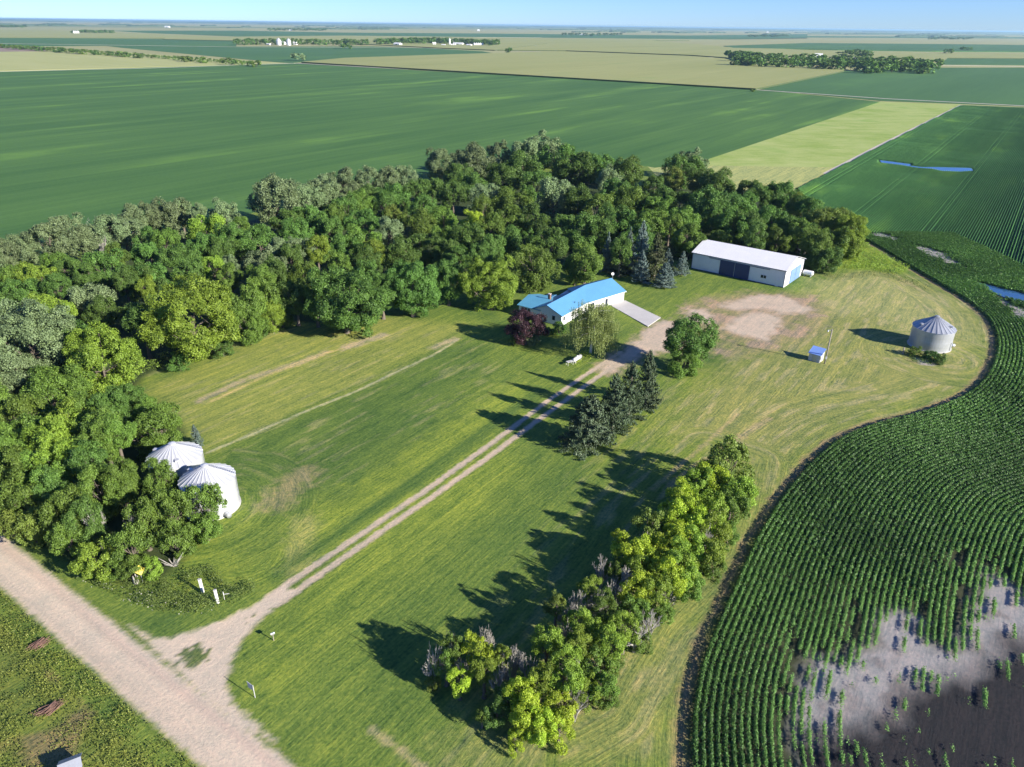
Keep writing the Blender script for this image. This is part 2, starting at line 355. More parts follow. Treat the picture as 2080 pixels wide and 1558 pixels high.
# yard of worn dirt and gravel
blend(inside(YARD, 5, 9) * np.clip(0.35 + 1.3 * (nz1 - 0.3), 0, 0.9), (0.27, 0.22, 0.12))
blend(inside(YARD, 6, 9) * np.clip((fnoise(P[:, 0] * 0.25, P[:, 1] * 0.25, 31) - 0.5) * 5, 0, 0.8), (0.34, 0.245, 0.17))
for gpoly in GRAV: blend(inside(gpoly, 5.0, 6.0) * .9, (0.33, 0.25, 0.17)); blend(inside(gpoly, 3.0, 4.5) * 0.8, pink, .4); blend((inside(gpoly, 3.0, 3.0) - .25) * 1.2 * (0.55 + .4 * nz2), grav, 0.2)
gr = np.zeros(len(P))
for rut in (RUT1, RUT2):
    dl, _, _ = ldist(P, rut); gr = np.maximum(gr, np.clip((0.68 - dl - (nz3 - 0.5) * 0.45) / 0.3, 0, 1))
blend(gr, (0.47, 0.375, 0.27), 0.3)
fl = np.clip(0.5 - (sdist(P, FLARE) + (nz3 - 0.5) * 0.9) / 0.7, 0, 1); blend(fl, grav, 0.10)
rd = sdist(P, ROAD); blend(np.clip(0.5 - (rd + (nz3 - 0.5) * 0.7) / 0.6, 0, 1), grav, 0.08)
# wheel-polished lanes along the road
trd = (P - ru0) @ np.array([-(ru1 - ru0)[1], (ru1 - ru0)[0]]) / np.linalg.norm(ru1 - ru0)
uR = (ru1 - ru0) / np.linalg.norm(ru1 - ru0); mr = rd < 0.5; mow[mr, 0] = (P @ uR)[mr] * 0.6; mow[mr, 1] = trd[mr] * 0.8
lane = fnoise((P @ UB) * 0.03, trd * 1.1, 77, 3)
onroad = rd < -0.4
C[onroad] *= (0.80 + 0.42 * lane[onroad])[:, None]; det[onroad] = 0.16
blend(np.where(onroad, np.clip(1 - abs(trd + 1.1) / 0.9, 0, 1) * 0.4 * (trd < 0), 0), (0.44, 0.31, 0.25))
for q, rad in (((388, 1335), 2.0), ((402, 1325), 1.2), ((376, 1345), 0.9), ((515, 1246), 0.35), ((502, 1257), 0.35)):
    dl = np.linalg.norm(P - G(*q), axis=1); blend(np.clip((rad - dl - (nz3 - 0.45) * 3) / 0.4, 0, 1) * 0.9, (0.09, 0.13, 0.04), 1)
# rough ground across the road
rough_l = (trd > 8.0) & (rd > 0) if trd[np.argmin(np.linalg.norm(P - G(100, 1500), axis=1))] > 0 else (trd < -8.0) & (rd > 0)
blend(rough_l * (0.35 + 0.5 * nz1), (0.14, 0.165, 0.035)); blend(rough_l * np.clip((fnoise(P[:, 0] * .2, P[:, 1] * .2, 41) - .55) * 5, 0, .8), (0.24, 0.18, 0.085))
gstrip = rough_l & (rd < 2.6); blend(gstrip * 0.85, (0.055, 0.15, 0.03))
# bare soil between lawn and crop, and the crop's own soil
blend(np.clip(1 - abs(sE + 1.1 + (nz1 - .5) * 1.5) / 1.1, 0, 1) * 0.75, (0.28, 0.18, 0.115))
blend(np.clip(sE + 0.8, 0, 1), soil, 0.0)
blend(np.clip((P[:, 1] - 285) / 12, 0, 1) * (~crop_in) * (P[:, 0] > 70), (0.31, 0.34, 0.12))
TALLW = PG('1690,500 1760,495 1800,520 1850,545 1830,556 1760,548 1700,545 1680,530')
blend(inside(TALLW, 2, 3), (0.17, 0.24, 0.03))
MUD = np.array([G(*map(float, q.split(','))) for q in '2003,1158 1982,1222 1950,1305 1917,1315 1882,1294 1867,1251 1830,1235 1781,1247 1774,1305 1738,1315 1720,1340 1650,1335 1624,1394 1616,1448 1610,1500 1640,1540 1640,1700 2400,1700 2400,1260 2080,1205 2040,1175'.split()])
md = sdist(P, MUD) + (nz1 - 0.5) * 2.2
blend(np.clip(0.5 - md / 2.6, 0, 1), silt, 0.35); mow[md < 0, 0] = (P @ UA)[md < 0]; mow[md < 0, 1] = (P @ UB)[md < 0]
blend((md < 0) * np.clip((fnoise(P[:, 0] * .5, P[:, 1] * .5, 44) - .52) * 4, 0, .7), (0.16, 0.145, 0.135), 0.45)
WET = PG('1560,1600 1613,1512 1738,1488 1828,1466 1900,1419 1971,1400 2043,1358 2085,1322 2400,1300 2400,1800 1560,1800')
wd = sdist(P, WET) + (nz2 - 0.5) * 3 + (nz1 - 0.5) * 2 - 1.5
wetw = np.clip(0.5 - wd / 4.5, 0, 1); blend(wetw * (md < 0.5), wet, 0.5)
SILT2 = [PG('1757,466 1790,470 1830,487 1815,490 1780,480'), PG('1850,497 1900,505 1930,520 1960,545 1925,535 1890,520 1862,508'), PG('2030,605 2110,640 2110,665 2060,640')]
for s_ in SILT2: blend(inside(s_, 2.5, 3), silt)
POND = [PG('1787,325 1812,328 1850,333 1848,336 1872,339 1898,339 1940,340 1972,341 1977,346 1950,348 1915,347 1895,343 1862,340 1830,335 1790,330', 0.1), PG('1984,573 2020,580 2060,590 2110,603 2110,618 2050,607 2005,590', 0.1)]
ISLE = PG('1832,716 1850,712 1900,716 1920,728 1915,740 1890,744 1855,736')
blend(inside(PG('1856,725 1880,730 1905,738 1895,743 1870,740'), .8, 1), (0.46, 0.40, 0.34)); 
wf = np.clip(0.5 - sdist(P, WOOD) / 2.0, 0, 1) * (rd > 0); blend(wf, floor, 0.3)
# classify grid cells
cls = np.zeros(len(P), int)                                   # 0 lawn
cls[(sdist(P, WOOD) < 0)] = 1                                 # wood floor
cls[inside(YARD, 1) > 0.5] = 2
for gpoly in GRAV: cls[inside(gpoly, 1) > 0.5] = 2
cls[crop_in] = 3
cls[(gr > 0.4) | ((fl > 0.5) & (rd > 0))] = 4
cls[rd < 0] = 5
cls[rough_l & (rd >= 0)] = 6
cls[~dom] = -1
cls = cls.reshape(ny, nx)
zz = (fnoise(P[:, 0] * 0.05, P[:, 1] * 0.05, 3) - 0.5) * 0.3 * (~crop_in) * (rd > 3) * np.clip((sdist(P, YARD)) / 6, 0, 1) + (nz1 - 0.5) * 0.10 * rough_l
zz -= np.where(dom, 0, 0)
zz = zz - 0.10
cc = cls[:-1, :-1]
def near_mat():
    m, nt, bs = nodemat('near_ground')
    co = N(nt, 'ShaderNodeAttribute', attribute_name='col').outputs['Color']
    mo = N(nt, 'ShaderNodeAttribute', attribute_name='mow').outputs['Vector']
    de = N(nt, 'ShaderNodeAttribute', attribute_name='det').outputs['Fac']
    pos = geo_pos(nt)
    s1 = noise(nt, vmul(nt, mo, (0.035, 0.75, 1)), 1.0, 3, 0.6)       # mowing passes
    s2 = noise(nt, vmul(nt, mo, (0.35, 3.2, 1)), 1.0, 3, 0.6)         # clippings along the passes
    f1 = noise(nt, pos, 2.2, 6, 0.75)
    f2 = noise(nt, pos, 0.35, 4, 0.6)
    a = mathn(nt, 'ADD', mathn(nt, 'MULTIPLY', mathn(nt, 'SUBTRACT', s1, 0.5), 1.1), mathn(nt, 'MULTIPLY', mathn(nt, 'SUBTRACT', s2, 0.5), 1.15))
    a = mathn(nt, 'MULTIPLY', a, de)
    b = mathn(nt, 'ADD', mathn(nt, 'MULTIPLY', mathn(nt, 'SUBTRACT', f1, 0.5), mathn(nt, 'ADD', mathn(nt, 'MULTIPLY', de, 1.5), 0.25)), mathn(nt, 'MULTIPLY', mathn(nt, 'SUBTRACT', f2, 0.5), 0.35))
    k = mathn(nt, 'ADD', mathn(nt, 'ADD', a, b), 1.0)
    kc = N(nt, 'ShaderNodeCombineColor');
    nt.links.new(mathn(nt, 'MULTIPLY', mathn(nt, 'ADD', mathn(nt, 'MULTIPLY', k, k), k), 0.5), kc.inputs[0]); nt.links.new(k, kc.inputs[1]); nt.links.new(mathn(nt, 'ADD', mathn(nt, 'MULTIPLY', k, 0.8), 0.2), kc.inputs[2])
    nt.links.new(mix_rgb(nt, 1.0, co, kc.outputs[0], 'MULTIPLY'), bs.inputs['Base Color'])
    bs.inputs['Roughness'].default_value = 0.9; bs.inputs['Specular IOR Level'].default_value = 0.15
    h = mathn(nt, 'ADD', mathn(nt, 'MULTIPLY', f1, 1.0), mathn(nt, 'MULTIPLY', mathn(nt, 'MULTIPLY', s2, de), 0.8))
    bump(nt, bs, h, 0.55, 0.16)
    return m
M['near'] = near_mat()
names = {0: 'lawn', 1: 'woodland_floor', 2: 'farmyard', 3: 'field_soil', 4: 'driveway', 5: 'gravel_road', 6: 'verge'}
idx = np.arange(nx * ny).reshape(ny, nx)
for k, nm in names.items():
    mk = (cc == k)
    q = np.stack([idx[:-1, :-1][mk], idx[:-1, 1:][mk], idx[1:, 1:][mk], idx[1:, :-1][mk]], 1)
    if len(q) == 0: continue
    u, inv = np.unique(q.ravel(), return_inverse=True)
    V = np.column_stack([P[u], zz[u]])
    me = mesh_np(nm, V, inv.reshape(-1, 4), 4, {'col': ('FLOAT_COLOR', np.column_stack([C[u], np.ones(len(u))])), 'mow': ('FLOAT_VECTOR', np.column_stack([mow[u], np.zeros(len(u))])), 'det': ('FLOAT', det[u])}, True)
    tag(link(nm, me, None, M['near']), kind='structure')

# ------------------------------------------------------------------ far land: base sheet and the patchwork of fields
def field_mat(name, c1, c2, c3, sc_long=0.004, sc_cross=0.12, ang=55, amp=1.0, bumpy=0.0):
    m, nt, bs = nodemat(name)
    pos = geo_pos(nt)
    mp = N(nt, 'ShaderNodeMapping', vector_type='TEXTURE'); mp.inputs['Rotation'].default_value = (0, 0, R(ang)); nt.links.new(pos, mp.inputs['Vector'])
    v = mp.outputs[0]
    a = noise(nt, vmul(nt, v, (sc_long, sc_cross, 0)), 1.0, 4, 0.65)
    b = noise(nt, vmul(nt, v, (sc_long * 0.8, sc_cross * 0.22, 0)), 1.0, 3, 0.5)
    p = noise(nt, pos, 0.012, 4, 0.6); f = noise(nt, pos, 0.7, 4, 0.7)
    a2 = noise(nt, vmul(nt, v, (sc_long * 3, sc_cross * 4, 0)), 1.0, 3, 0.6); a = mathn(nt, 'ADD', mathn(nt, 'MULTIPLY', a, 0.6), mathn(nt, 'MULTIPLY', a2, 0.4))
    x = mathn(nt, 'ADD', mathn(nt, 'MULTIPLY', a, 0.45), mathn(nt, 'ADD', mathn(nt, 'MULTIPLY', b, 0.35), mathn(nt, 'MULTIPLY', f, 0.2)))
    cA = mix_rgb(nt, ramp(nt, x, (0.41, 0.59, 0, 1)), c1, c2)
    hot = mathn(nt, 'MULTIPLY', ramp(nt, b, (0.56, 0.68, 0, 1)), ramp(nt, p, (0.45, 0.65, 0.15, 1)))
    nt.links.new(mix_rgb(nt, hot, cA, c3), bs.inputs['Base Color'])
    bs.inputs['Roughness'].default_value = 0.85; bs.inputs['Specular IOR Level'].default_value = 0.2
    return m
M['soy'] = field_mat('soybean_field', (0.042, 0.110, 0.024), (0.082, 0.170, 0.036), (0.14, 0.27, 0.040), 0.005, 0.14)
M['soy2'] = field_mat('soybean_field_far', (0.048, 0.120, 0.034), (0.066, 0.150, 0.042), (0.08, 0.18, 0.040), 0.002, 0.03)
M['corn'] = field_mat('tasselled_corn', (0.245, 0.265, 0.085), (0.305, 0.310, 0.115), (0.21, 0.27, 0.08), 0.002, 0.03)
M['wheat'] = field_mat('pale_grass_field', (0.32, 0.34, 0.12), (0.38, 0.385, 0.155), (0.20, 0.30, 0.06), 0.004, 0.05, 140)
M['stripg'] = field_mat('grass_strip', (0.21, 0.30, 0.05), (0.37, 0.41, 0.14), (0.15, 0.28, 0.03), 0.03, 0.07, 10)
M['tan'] = field_mat('bare_tan_field', (0.27, 0.27, 0.11), (0.33, 0.32, 0.14), (0.2, 0.27, 0.1), 0.001, 0.01)
M['base'] = field_mat('plain_land', (0.12, 0.18, 0.06), (0.25, 0.26, 0.10), (0.06, 0.14, 0.04), 0.0006, 0.0011)
M['roadpale'] = paint('pale_gravel', (0.52, 0.47, 0.38), 0.9, 0, 0.1)
me = MB().prism([(-120000, -2000), (120000, -2000), (120000, 120000), (-120000, 120000)], -3.0, -0.9).mesh('ground')
tag(link('ground', me, None, M['base']), kind='structure')
M['corn_side'] = paint('corn_stalk_wall', (0.07, 0.10, 0.03), 0.9, 0, 0.2, 0.5)
def flat(name, pts, mat, z, h=0.0):
    p = pts if isinstance(pts, np.ndarray) else PG(pts, h)
    mb = MB(); mb.prism([tuple(q) for q in p], -0.95 if h == 0 else -0.9, z + h)
    o = mb.build(name, mat)
    if h > 0:
        o.data.materials.append(M['corn_side'])
        for pl in o.data.polygons:
            if abs(pl.normal.z) < .5: pl.material_index = 1
    return tag(o, kind='structure')
WB = PG('-400,690 -60,600 150,545 420,500 700,440 900,400 1150,365 1330,385 1445,372')
F1 = np.vstack([PG('-900,178 -300,160 0,145 590,128 1535,181 1788,206 1440,325'), WB[::-1]])
flat('soybean_field', F1, M['soy'], -0.22)
flat('grass_strip', np.vstack([STRIP[:3], STRIP[3:], [[120, 300]], [[80, 320]]]), M['stripg'], -0.20)
flat('soybean_field', PG('1535,180 1712,143 1755,141 1860,137 2400,137 2700,240 1950,210 1790,204'), M['soy2'], -0.26)
flat('corn_field', '612,125 700,117 880,111 1010,107 1150,104 1400,113 1470,118 1520,131 1700,138 1715,143 1535,179', M['corn'], -0.3, 2.0)
flat('soybean_field', '215,93 480,94 760,94 860,97 980,104 1005,108 880,112 700,118 608,126 590,128 540,124 250,97', M['soy2'], -0.34)
flat('pale_grass_field', '-500,103 0,99 100,98 250,105 400,117 540,125 590,128 0,144 -300,158 -900,172', M['wheat'], -0.24)
flat('bare_field', '-300,100 0,96 60,94 110,97 90,104 -300,108', paint('brown_fallow', (0.26, 0.19, 0.13), 0.9), -0.2)
flat('corn_field', '1010,101 1120,87 1300,80 1480,95 1700,103 1900,107 2400,112 2400,120 1925,117 1900,135 1500,125 1475,116 1400,111 1150,102', M['corn'], -0.38, 2.0)
flat('soybean_field', '1925,118 2400,122 2400,134 1910,131', M['soy2'], -0.3)
flat('corn_field', '340,76 480,75 700,73 1060,77 1400,82 1290,82 1110,88 1005,101 900,97 760,90 480,82 330,79', M['corn'], -0.42, 2.0)
flat('soybean_field', '-600,80 0,77 200,78 340,79 480,83 480,94 200,93 -600,96', M['soy2'], -0.44)
flat('corn_field', '-600,62 0,60 140,62 300,68 480,76 340,77 0,76 -600,79', M['corn'], -0.46, 2.0)
flat('soybean_field', '220,62 480,62 700,66 1000,68 1400,72 1640,69 1640,78 1480,80 1060,76 700,72 480,74 300,67', M['soy2'], -0.5)
flat('soybean_field', '1470,94 1640,88 1900,90 2400,95 2400,108 1900,105 1700,102 1490,98', M['soy2'], 1.7)
flat('tan_field', '1400,81 1640,77 2400,82 2400,94 1900,89 1640,87 1470,93', M['tan'], -0.5)
flat('tan_field', '700,63 1400,66 1640,68 1640,63.5 1400,62.5 700,59', M['tan'], -0.52)
flat('tan_field', '0,43 300,46 700,53 700,56 300,52 0,48', M['tan'], -0.54)
flat('tan_field', '1640,63 2400,67 2400,73 1640,70', M['tan'], -0.54)
flat('soybean_field', '1640,73 2400,77 2400,80 1640,76', M['soy2'], -0.52)
def roadway(name, pts, wd, z):
    p = PG(pts); mb = MB()
    for a, b in zip(p[:-1], p[1:]):
        d = (b - a) / np.linalg.norm(b - a); n = np.array([-d[1], d[0]]) * wd / 2
        mb.prism([a - n, b - n, b + n, a + n], -0.95, z)
    return tag(mb.build(name, M['roadpale']), kind='structure')
roadway('field_track', '600,128 900,144 1200,161 1535,182 1800,200 2300,226', 5.0, -0.12)
roadway('field_track', '0,145 300,138 600,128', 6.0, -0.14)
roadway('section_road', '-300,90 0,88 480,95 860,97 1150,107 1400,115 1490,117', 8, -0.2)
roadway('section_road', '1905,132 2400,139', 8, -0.2)
roadway('section_road', '1100,76 400,76 -100,72', 9, -0.2)
roadway('field_track', '1615,383 1780,298 1952,213', 2.2, -0.1)

# ------------------------------------------------------------------ crop rows: straight ridges beyond the headland
def ridge_rows(poly, u, spacing, h, seg, hole=None, name='soybean_rows', mat=None):
    n = np.array([-u[1], u[0]]); s = poly @ u; t = poly @ n
    V = []; F = []; k = 0
    for tt in np.arange(t.min(), t.max(), spacing):
        xs = []
        for i in range(len(poly)):
            a, b = (s[i], t[i]), (s[(i + 1) % len(poly)], t[(i + 1) % len(poly)])
            if (a[1] > tt) != (b[1] > tt): xs.append(a[0] + (tt - a[1]) * (b[0] - a[0]) / (b[1] - a[1]))
        xs.sort()
        for j in range(0, len(xs) - 1, 2):
            L = xs[j + 1] - xs[j]
            if L < 3: continue
            m = max(2, int(L / seg)); ss = np.linspace(xs[j], xs[j + 1], m)
            base = ss[:, None] * u + tt * n
            lowp = fnoise(base[:, 0] * 0.05, base[:, 1] * 0.05, 61)
            hh = h * (1.0 if (int(round(tt / spacing)) % 31) not in (0, 3) else .72) * (0.88 + 0.24 * rng.random(m)) * np.clip(0.35 + 1.4 * lowp, 0.5, 1.1)
            if hole is not None:
                for hp in hole: hh = np.where(sdist(base, hp) < 1.0, 0.0, hh)
            wv = 0.37 * (0.85 + 0.3 * rng.random(m))
            off = (rng.random(m) - 0.5) * 0.08
            A_ = np.column_stack([base - n * wv[:, None], np.full(m, -0.12)]); B_ = np.column_stack([base + n * off[:, None], hh - 0.1]); C_ = np.column_stack([base + n * wv[:, None], np.full(m, -0.12)])
            V += [A_, B_, C_]; i = np.arange(m - 1)
            F.append(np.stack([k + i, k + i + 1, k + m + i + 1, k + m + i], 1)); F.append(np.stack([k + m + i, k + m + i + 1, k + 2 * m + i + 1, k + 2 * m + i], 1)); k += 3 * m
    V = np.vstack(V); F = np.vstack(F)
    me = mesh_np(name, V, F, 4, None, False)
    return tag(link(name, me, None, mat), 'dark green soybean crop in straight rows beyond the curved headland', 'crop rows', kind='stuff')
M['row_far'] = field_mat('soybean_rows', (0.040, 0.125, 0.030), (0.064, 0.172, 0.040), (0.12, 0.26, 0.04), 0.02, 0.28)
HEAD = 34.0
RF = np.vstack([[[124.6, 261]], [[124.6, 300]], G(1619, 384)[None], G(1951, 214)[None], G(2300, 226)[None], [[640, 420]], [[330, 150]], [[162, 130]], [[158, 180]], [[157, 235]], [[157, 261]]])
flat('field_soil', np.vstack([[[122, 252]], G(1615, 382)[None], G(1950, 213)[None], G(2350, 228)[None], [[900, 420]], [[330, 60]], [[189, 120]], [[189, 262]]]), paint('brown_field_soil', (0.10, 0.085, 0.055), 0.95, 0, 0.15, 0.05), -0.14)
SILT_FAR = [PG('1757,466 1790,470 1830,487 1815,490 1780,480')]
ridge_rows(RF, UA, 0.86, 0.66, 1.3, hole=[POND[0], POND[1]], mat=M['row_far'])
for i, pd in enumerate(POND):
    m, nt_, bs = nodemat('pond_water'); bs.inputs['Base Color'].default_value = (0.03, 0.09, 0.20, 1); bs.inputs['Roughness'].default_value = 0.06
    bump(nt_, bs, noise(nt_, geo_pos(nt_), 3.0, 3), 0.15, 0.05)
    tag(MB().prism([tuple(q) for q in pd], -0.14, 0.06).build('pond_water', m), kind='structure')

# ------------------------------------------------------------------ leaf clouds
def leaf_mesh(name, Pt, Nn, size, tint, flatten=1.0):
    """each leaf a folded quad at Pt with normal Nn"""
    n = len(Pt); Nn = Nn / (np.linalg.norm(Nn, axis=1, keepdims=True) + 1e-9)
    a = np.cross(Nn, rng.normal(size=(n, 3))); a /= np.linalg.norm(a, axis=1, keepdims=True) + 1e-9
    b = np.cross(Nn, a); s = size[:, None] * 0.5
    f = Nn * s * 0.35
    V = np.stack([Pt - a * s - f, Pt - b * s * 0.75, Pt + a * s - f, Pt + b * s * 0.75 + f * .3], 1).reshape(-1, 3)
    F = np.arange(4 * n).reshape(-1, 4)
    return mesh_np(name, V, F, 4, {'tint': ('FLOAT', np.repeat(np.clip(tint, 0, 1), 4))})
def unit(v): return v / (np.linalg.norm(v, axis=-1, keepdims=True) + 1e-9)
def crown_mesh(name, seed, nl=30, nleaf=8000, leaf=0.075, lobe=0.34, zsq=1.0, sub=16, spread=0.26, up=0.2):
    global rng
    keep = rng; rng = np.random.default_rng(seed)
    d = unit(rng.normal(size=(nl, 3)) * (1, 1, 0.95) + (0, 0, up)); rad = rng.uniform(0.50, 0.78, nl)
    asym = 1 + 0.16 * np.sin(np.arctan2(d[:, 1], d[:, 0]) * 2 + rng.uniform(0, 6)) + rng.normal(size=nl) * 0.05
    c = d * (rad * asym)[:, None]; c[:, 2] *= zsq
    r = lobe * rng.uniform(0.62, 1.15, nl)
    subd = unit(rng.normal(size=(nl, sub, 3)) + unit(c)[:, None] * 0.75 + (0, 0, 0.25))
    li = rng.choice(nl, nleaf, p=r ** 2 / (r ** 2).sum()); si = rng.integers(0, sub, nleaf)
    dd = unit(subd[li, si] + rng.normal(size=(nleaf, 3)) * spread)
    sr_ = rng.uniform(.72, 1.22, (nl, sub))
    Pt = c[li] + dd * (r[li] * sr_[li, si] * (0.72 + 0.36 * rng.random(nleaf)))[:, None]
    Nn = dd + rng.normal(size=(nleaf, 3)) * 0.70 + (0, 0, 0.35)
    lt = rng.normal(size=nl) * 0.14; stn = rng.normal(size=(nl, sub)) * 0.12
    t = 0.5 + lt[li] + stn[li, si] + rng.normal(size=nleaf) * 0.22
    me = leaf_mesh(name, Pt, Nn, leaf * rng.uniform(0.6, 1.35, nleaf), t)
    rng = keep
    return me, c
def limb_mesh(name, c, seed, z0=-0.9, r=0.045, k=14):
    rs = np.random.default_rng(seed); mb = MB()
    top = Vector((0, 0, 0.1)); start = Vector((0, 0, z0))
    mb.cyl(start, top, r, r * 0.45, 6, False)
    for i in rs.permutation(len(c))[:k]:
        p = Vector(c[i]) * 0.95; f = rs.uniform(0.05, 0.75); s = start.lerp(top, f)
        mid = s.lerp(p, 0.5) + Vector((0, 0, -0.06)); mb.cyl(s, mid, r * 0.5, r * 0.3, 5, False); mb.cyl(mid, p, r * 0.3, r * 0.10, 5, False)
        for q in range(2):
            e = mid.lerp(p, 0.5) + Vector(rs.normal(size=3) * 0.16); mb.cyl(mid.lerp(p, 0.3), e, r * 0.16, r * 0.05, 4, False)
    return mb.mesh(name, True)
def trunk_mesh(name, seed):
    rs = random.Random(seed); mb = MB(); p = Vector((0, 0, -0.03)); n = 5
    for i in range(n):
        q = Vector((rs.uniform(-.03, .03), rs.uniform(-.03, .03), (i + 1) / n)) if i < n - 1 else Vector((0, 0, 1))
        mb.cyl(p, q, 1.0 - 0.11 * i if i else 1.25, 1.0 - 0.11 * (i + 1), 7, False); p = q
    for v in range(len(mb.v)):
        pass
    return mb.mesh(name, True)
# radius of the trunk is set by x,y scale; build with unit radius and thin lean
def trunk_unit(seed):
    rs = random.Random(seed); V = []; Fq = []; n = 8; ring = 7
    for i in range(ring):
        z = -0.02 + 1.02 * i / (ring - 1); rr = (1.45 if i == 0 else 1.0 - 0.5 * i / (ring - 1)); ox, oy = (0, 0) if i == 0 else (rs.uniform(-.25, .25), rs.uniform(-.25, .25))
        for k in range(n):
            a = 2 * math.pi * k / n; V.append((ox + rr * math.cos(a), oy + rr * math.sin(a), z))
    for i in range(ring - 1):
        for k in range(n): Fq.append((i * n + k, i * n + (k + 1) % n, (i + 1) * n + (k + 1) % n, (i + 1) * n + k))
    me = bpy.data.meshes.new('trunk'); me.from_pydata(V, [], Fq); me.polygons.foreach_set('use_smooth', [True] * len(Fq)); me.update(); return me
TR = [trunk_unit(i) for i in range(4)]
VAR = {}
def variant(kind, n, **kw):
    L = []
    for i in range(n):
        me, c = crown_mesh('crown', 100 + hash((kind, i)) % 1000 if False else sum(map(ord, kind)) * 31 + i * 7, **kw)
        L.append((me, limb_mesh('branches', c, i)))
    VAR[kind] = L
variant('round', 7, nl=48, nleaf=23000, leaf=0.050, lobe=0.27, sub=20, spread=0.24)
variant('big', 3, nl=140, nleaf=75000, leaf=0.030, lobe=0.17, sub=18, zsq=1.0, up=0.0)
variant('skirt', 4, nl=64, nleaf=30000, leaf=0.045, lobe=0.24, sub=20, up=-0.05)
variant('airy', 4, nl=50, nleaf=19000, leaf=0.050, lobe=0.22, spread=0.30)
variant('small', 7, nl=28, nleaf=10500, leaf=0.060, lobe=0.27, sub=16, spread=0.30, up=0.1)
variant('far', 4, nl=16, nleaf=420, leaf=0.30, lobe=0.40, sub=8)
TREES = []
def tree(x, y, Rr, h, kind, shape='round', label=None, cat='tree', group=None, name='tree', zs=None, bark=None, i=None, low=None):
    """broadleaf tree: trunk, branches, crown"""
    v = VAR[shape]; me, lm = v[random.randrange(len(v)) if i is None else i % len(v)]
    zs = zs or random.uniform(0.9, 1.12); zr = Rr * zs; zc = max(h - zr, zr * 0.62)
    root = empty(name, (x, y, -0.1), 0)
    rz = random.uniform(0, 6.28)
    link('crown', me, root, LEAF[kind], (0, 0, zc), (Rr, Rr, zr), rz)
    if shape != 'far':
        link('branches', lm, root, bark or M['bark'], (0, 0, zc), (Rr, Rr, zr), rz)
    tr = 0.028 * h + 0.05
    link('trunk', random.choice(TR), root, bark or M['bark'], (0, 0, 0), (tr, tr, zc), 0)
    tag(root, label, cat, group); TREES.append((root, x, y)); return root
ORD = 'first second third fourth fifth sixth seventh eighth ninth tenth eleventh twelfth thirteenth fourteenth fifteenth sixteenth seventeenth eighteenth nineteenth twentieth'.split()
def ordw(i):
    if i < 20: return ORD[i]
    t = ['', '', 'twenty', 'thirty', 'forty', 'fifty', 'sixty', 'seventy', 'eighty', 'ninety'][(i + 1) // 10]; u = (i + 1) % 10
    return (t[:-1] + 'ieth') if u == 0 else t + '-' + ORD[u - 1]
KN = {'G': 'grey-green', 'D': 'dark green', 'M': 'mid-green', 'L': 'bright green', 'Y': 'yellow-green', 'O': 'olive green', 'B': 'brownish'}
def parse(s):
    out = []
    for q in s.split():
        a = q.split(','); out.append((float(a[0]), float(a[1]), float(a[2]), a[3]) + tuple(a[4:]))
    return out
def put(cx, cy, rp, hh, frac=0.62):
    zc = hh * frac; p = G(cx, cy, zc); d = math.sqrt(p[0] ** 2 + p[1] ** 2 + (HC - zc) ** 2)
    return p, rp * d / FPX
# ---- the wood's back edge along the soybean field, left to right
BACK = parse('-30,528,28,G 7,518,26,G 47,508,28,G 101,495,38,G 135,464,30,G 162,485,32,G 222,464,30,G 249,461,34,G 276,438,26,G 303,434,24,G 340,431,36,G 367,428,26,G 407,440,14,G 458,433,30,G 559,407,44,G 623,400,30,G 653,384,34,G 687,368,28,G 701,363,30,G 748,360,30,G 788,356,26,G 819,356,26,G 893,331,30,G 940,316,26,G 970,327,42,G 1014,302,26,G 1064,307,28,G 1101,296,38,G 1130,308,26,G 1179,334,34,D 1219,334,28,D 1239,360,28,G 1273,348,32,D 1281,341,20,O 1328,378,24,D 1368,361,22,O 1388,346,34,D 1402,327,32,G 1429,364,30,D 1456,375,34,D 1523,385,26,D 1553,401,34,D 1590,401,34,D 1624,418,30,O 1644,425,28,D 1664,450,28,O 1705,452,32,O 1727,462,30,L')
for i, q in enumerate(BACK):
    big = q[2] > 37; p, rr = put(q[0], q[1], q[2], 13 if not big else 15)
    h = 13 if not big else 16
    tree(p[0], p[1], rr * 1.12, h + (2 if rr > 7 else 0), q[3], 'airy' if q[3] == 'G' and i % 2 else 'round', f"{KN[q[3]]} tree, {ordw(i)} from the left along the wood's back edge by the field", group='trees along the back edge of the wood', name='broadleaf_tree')
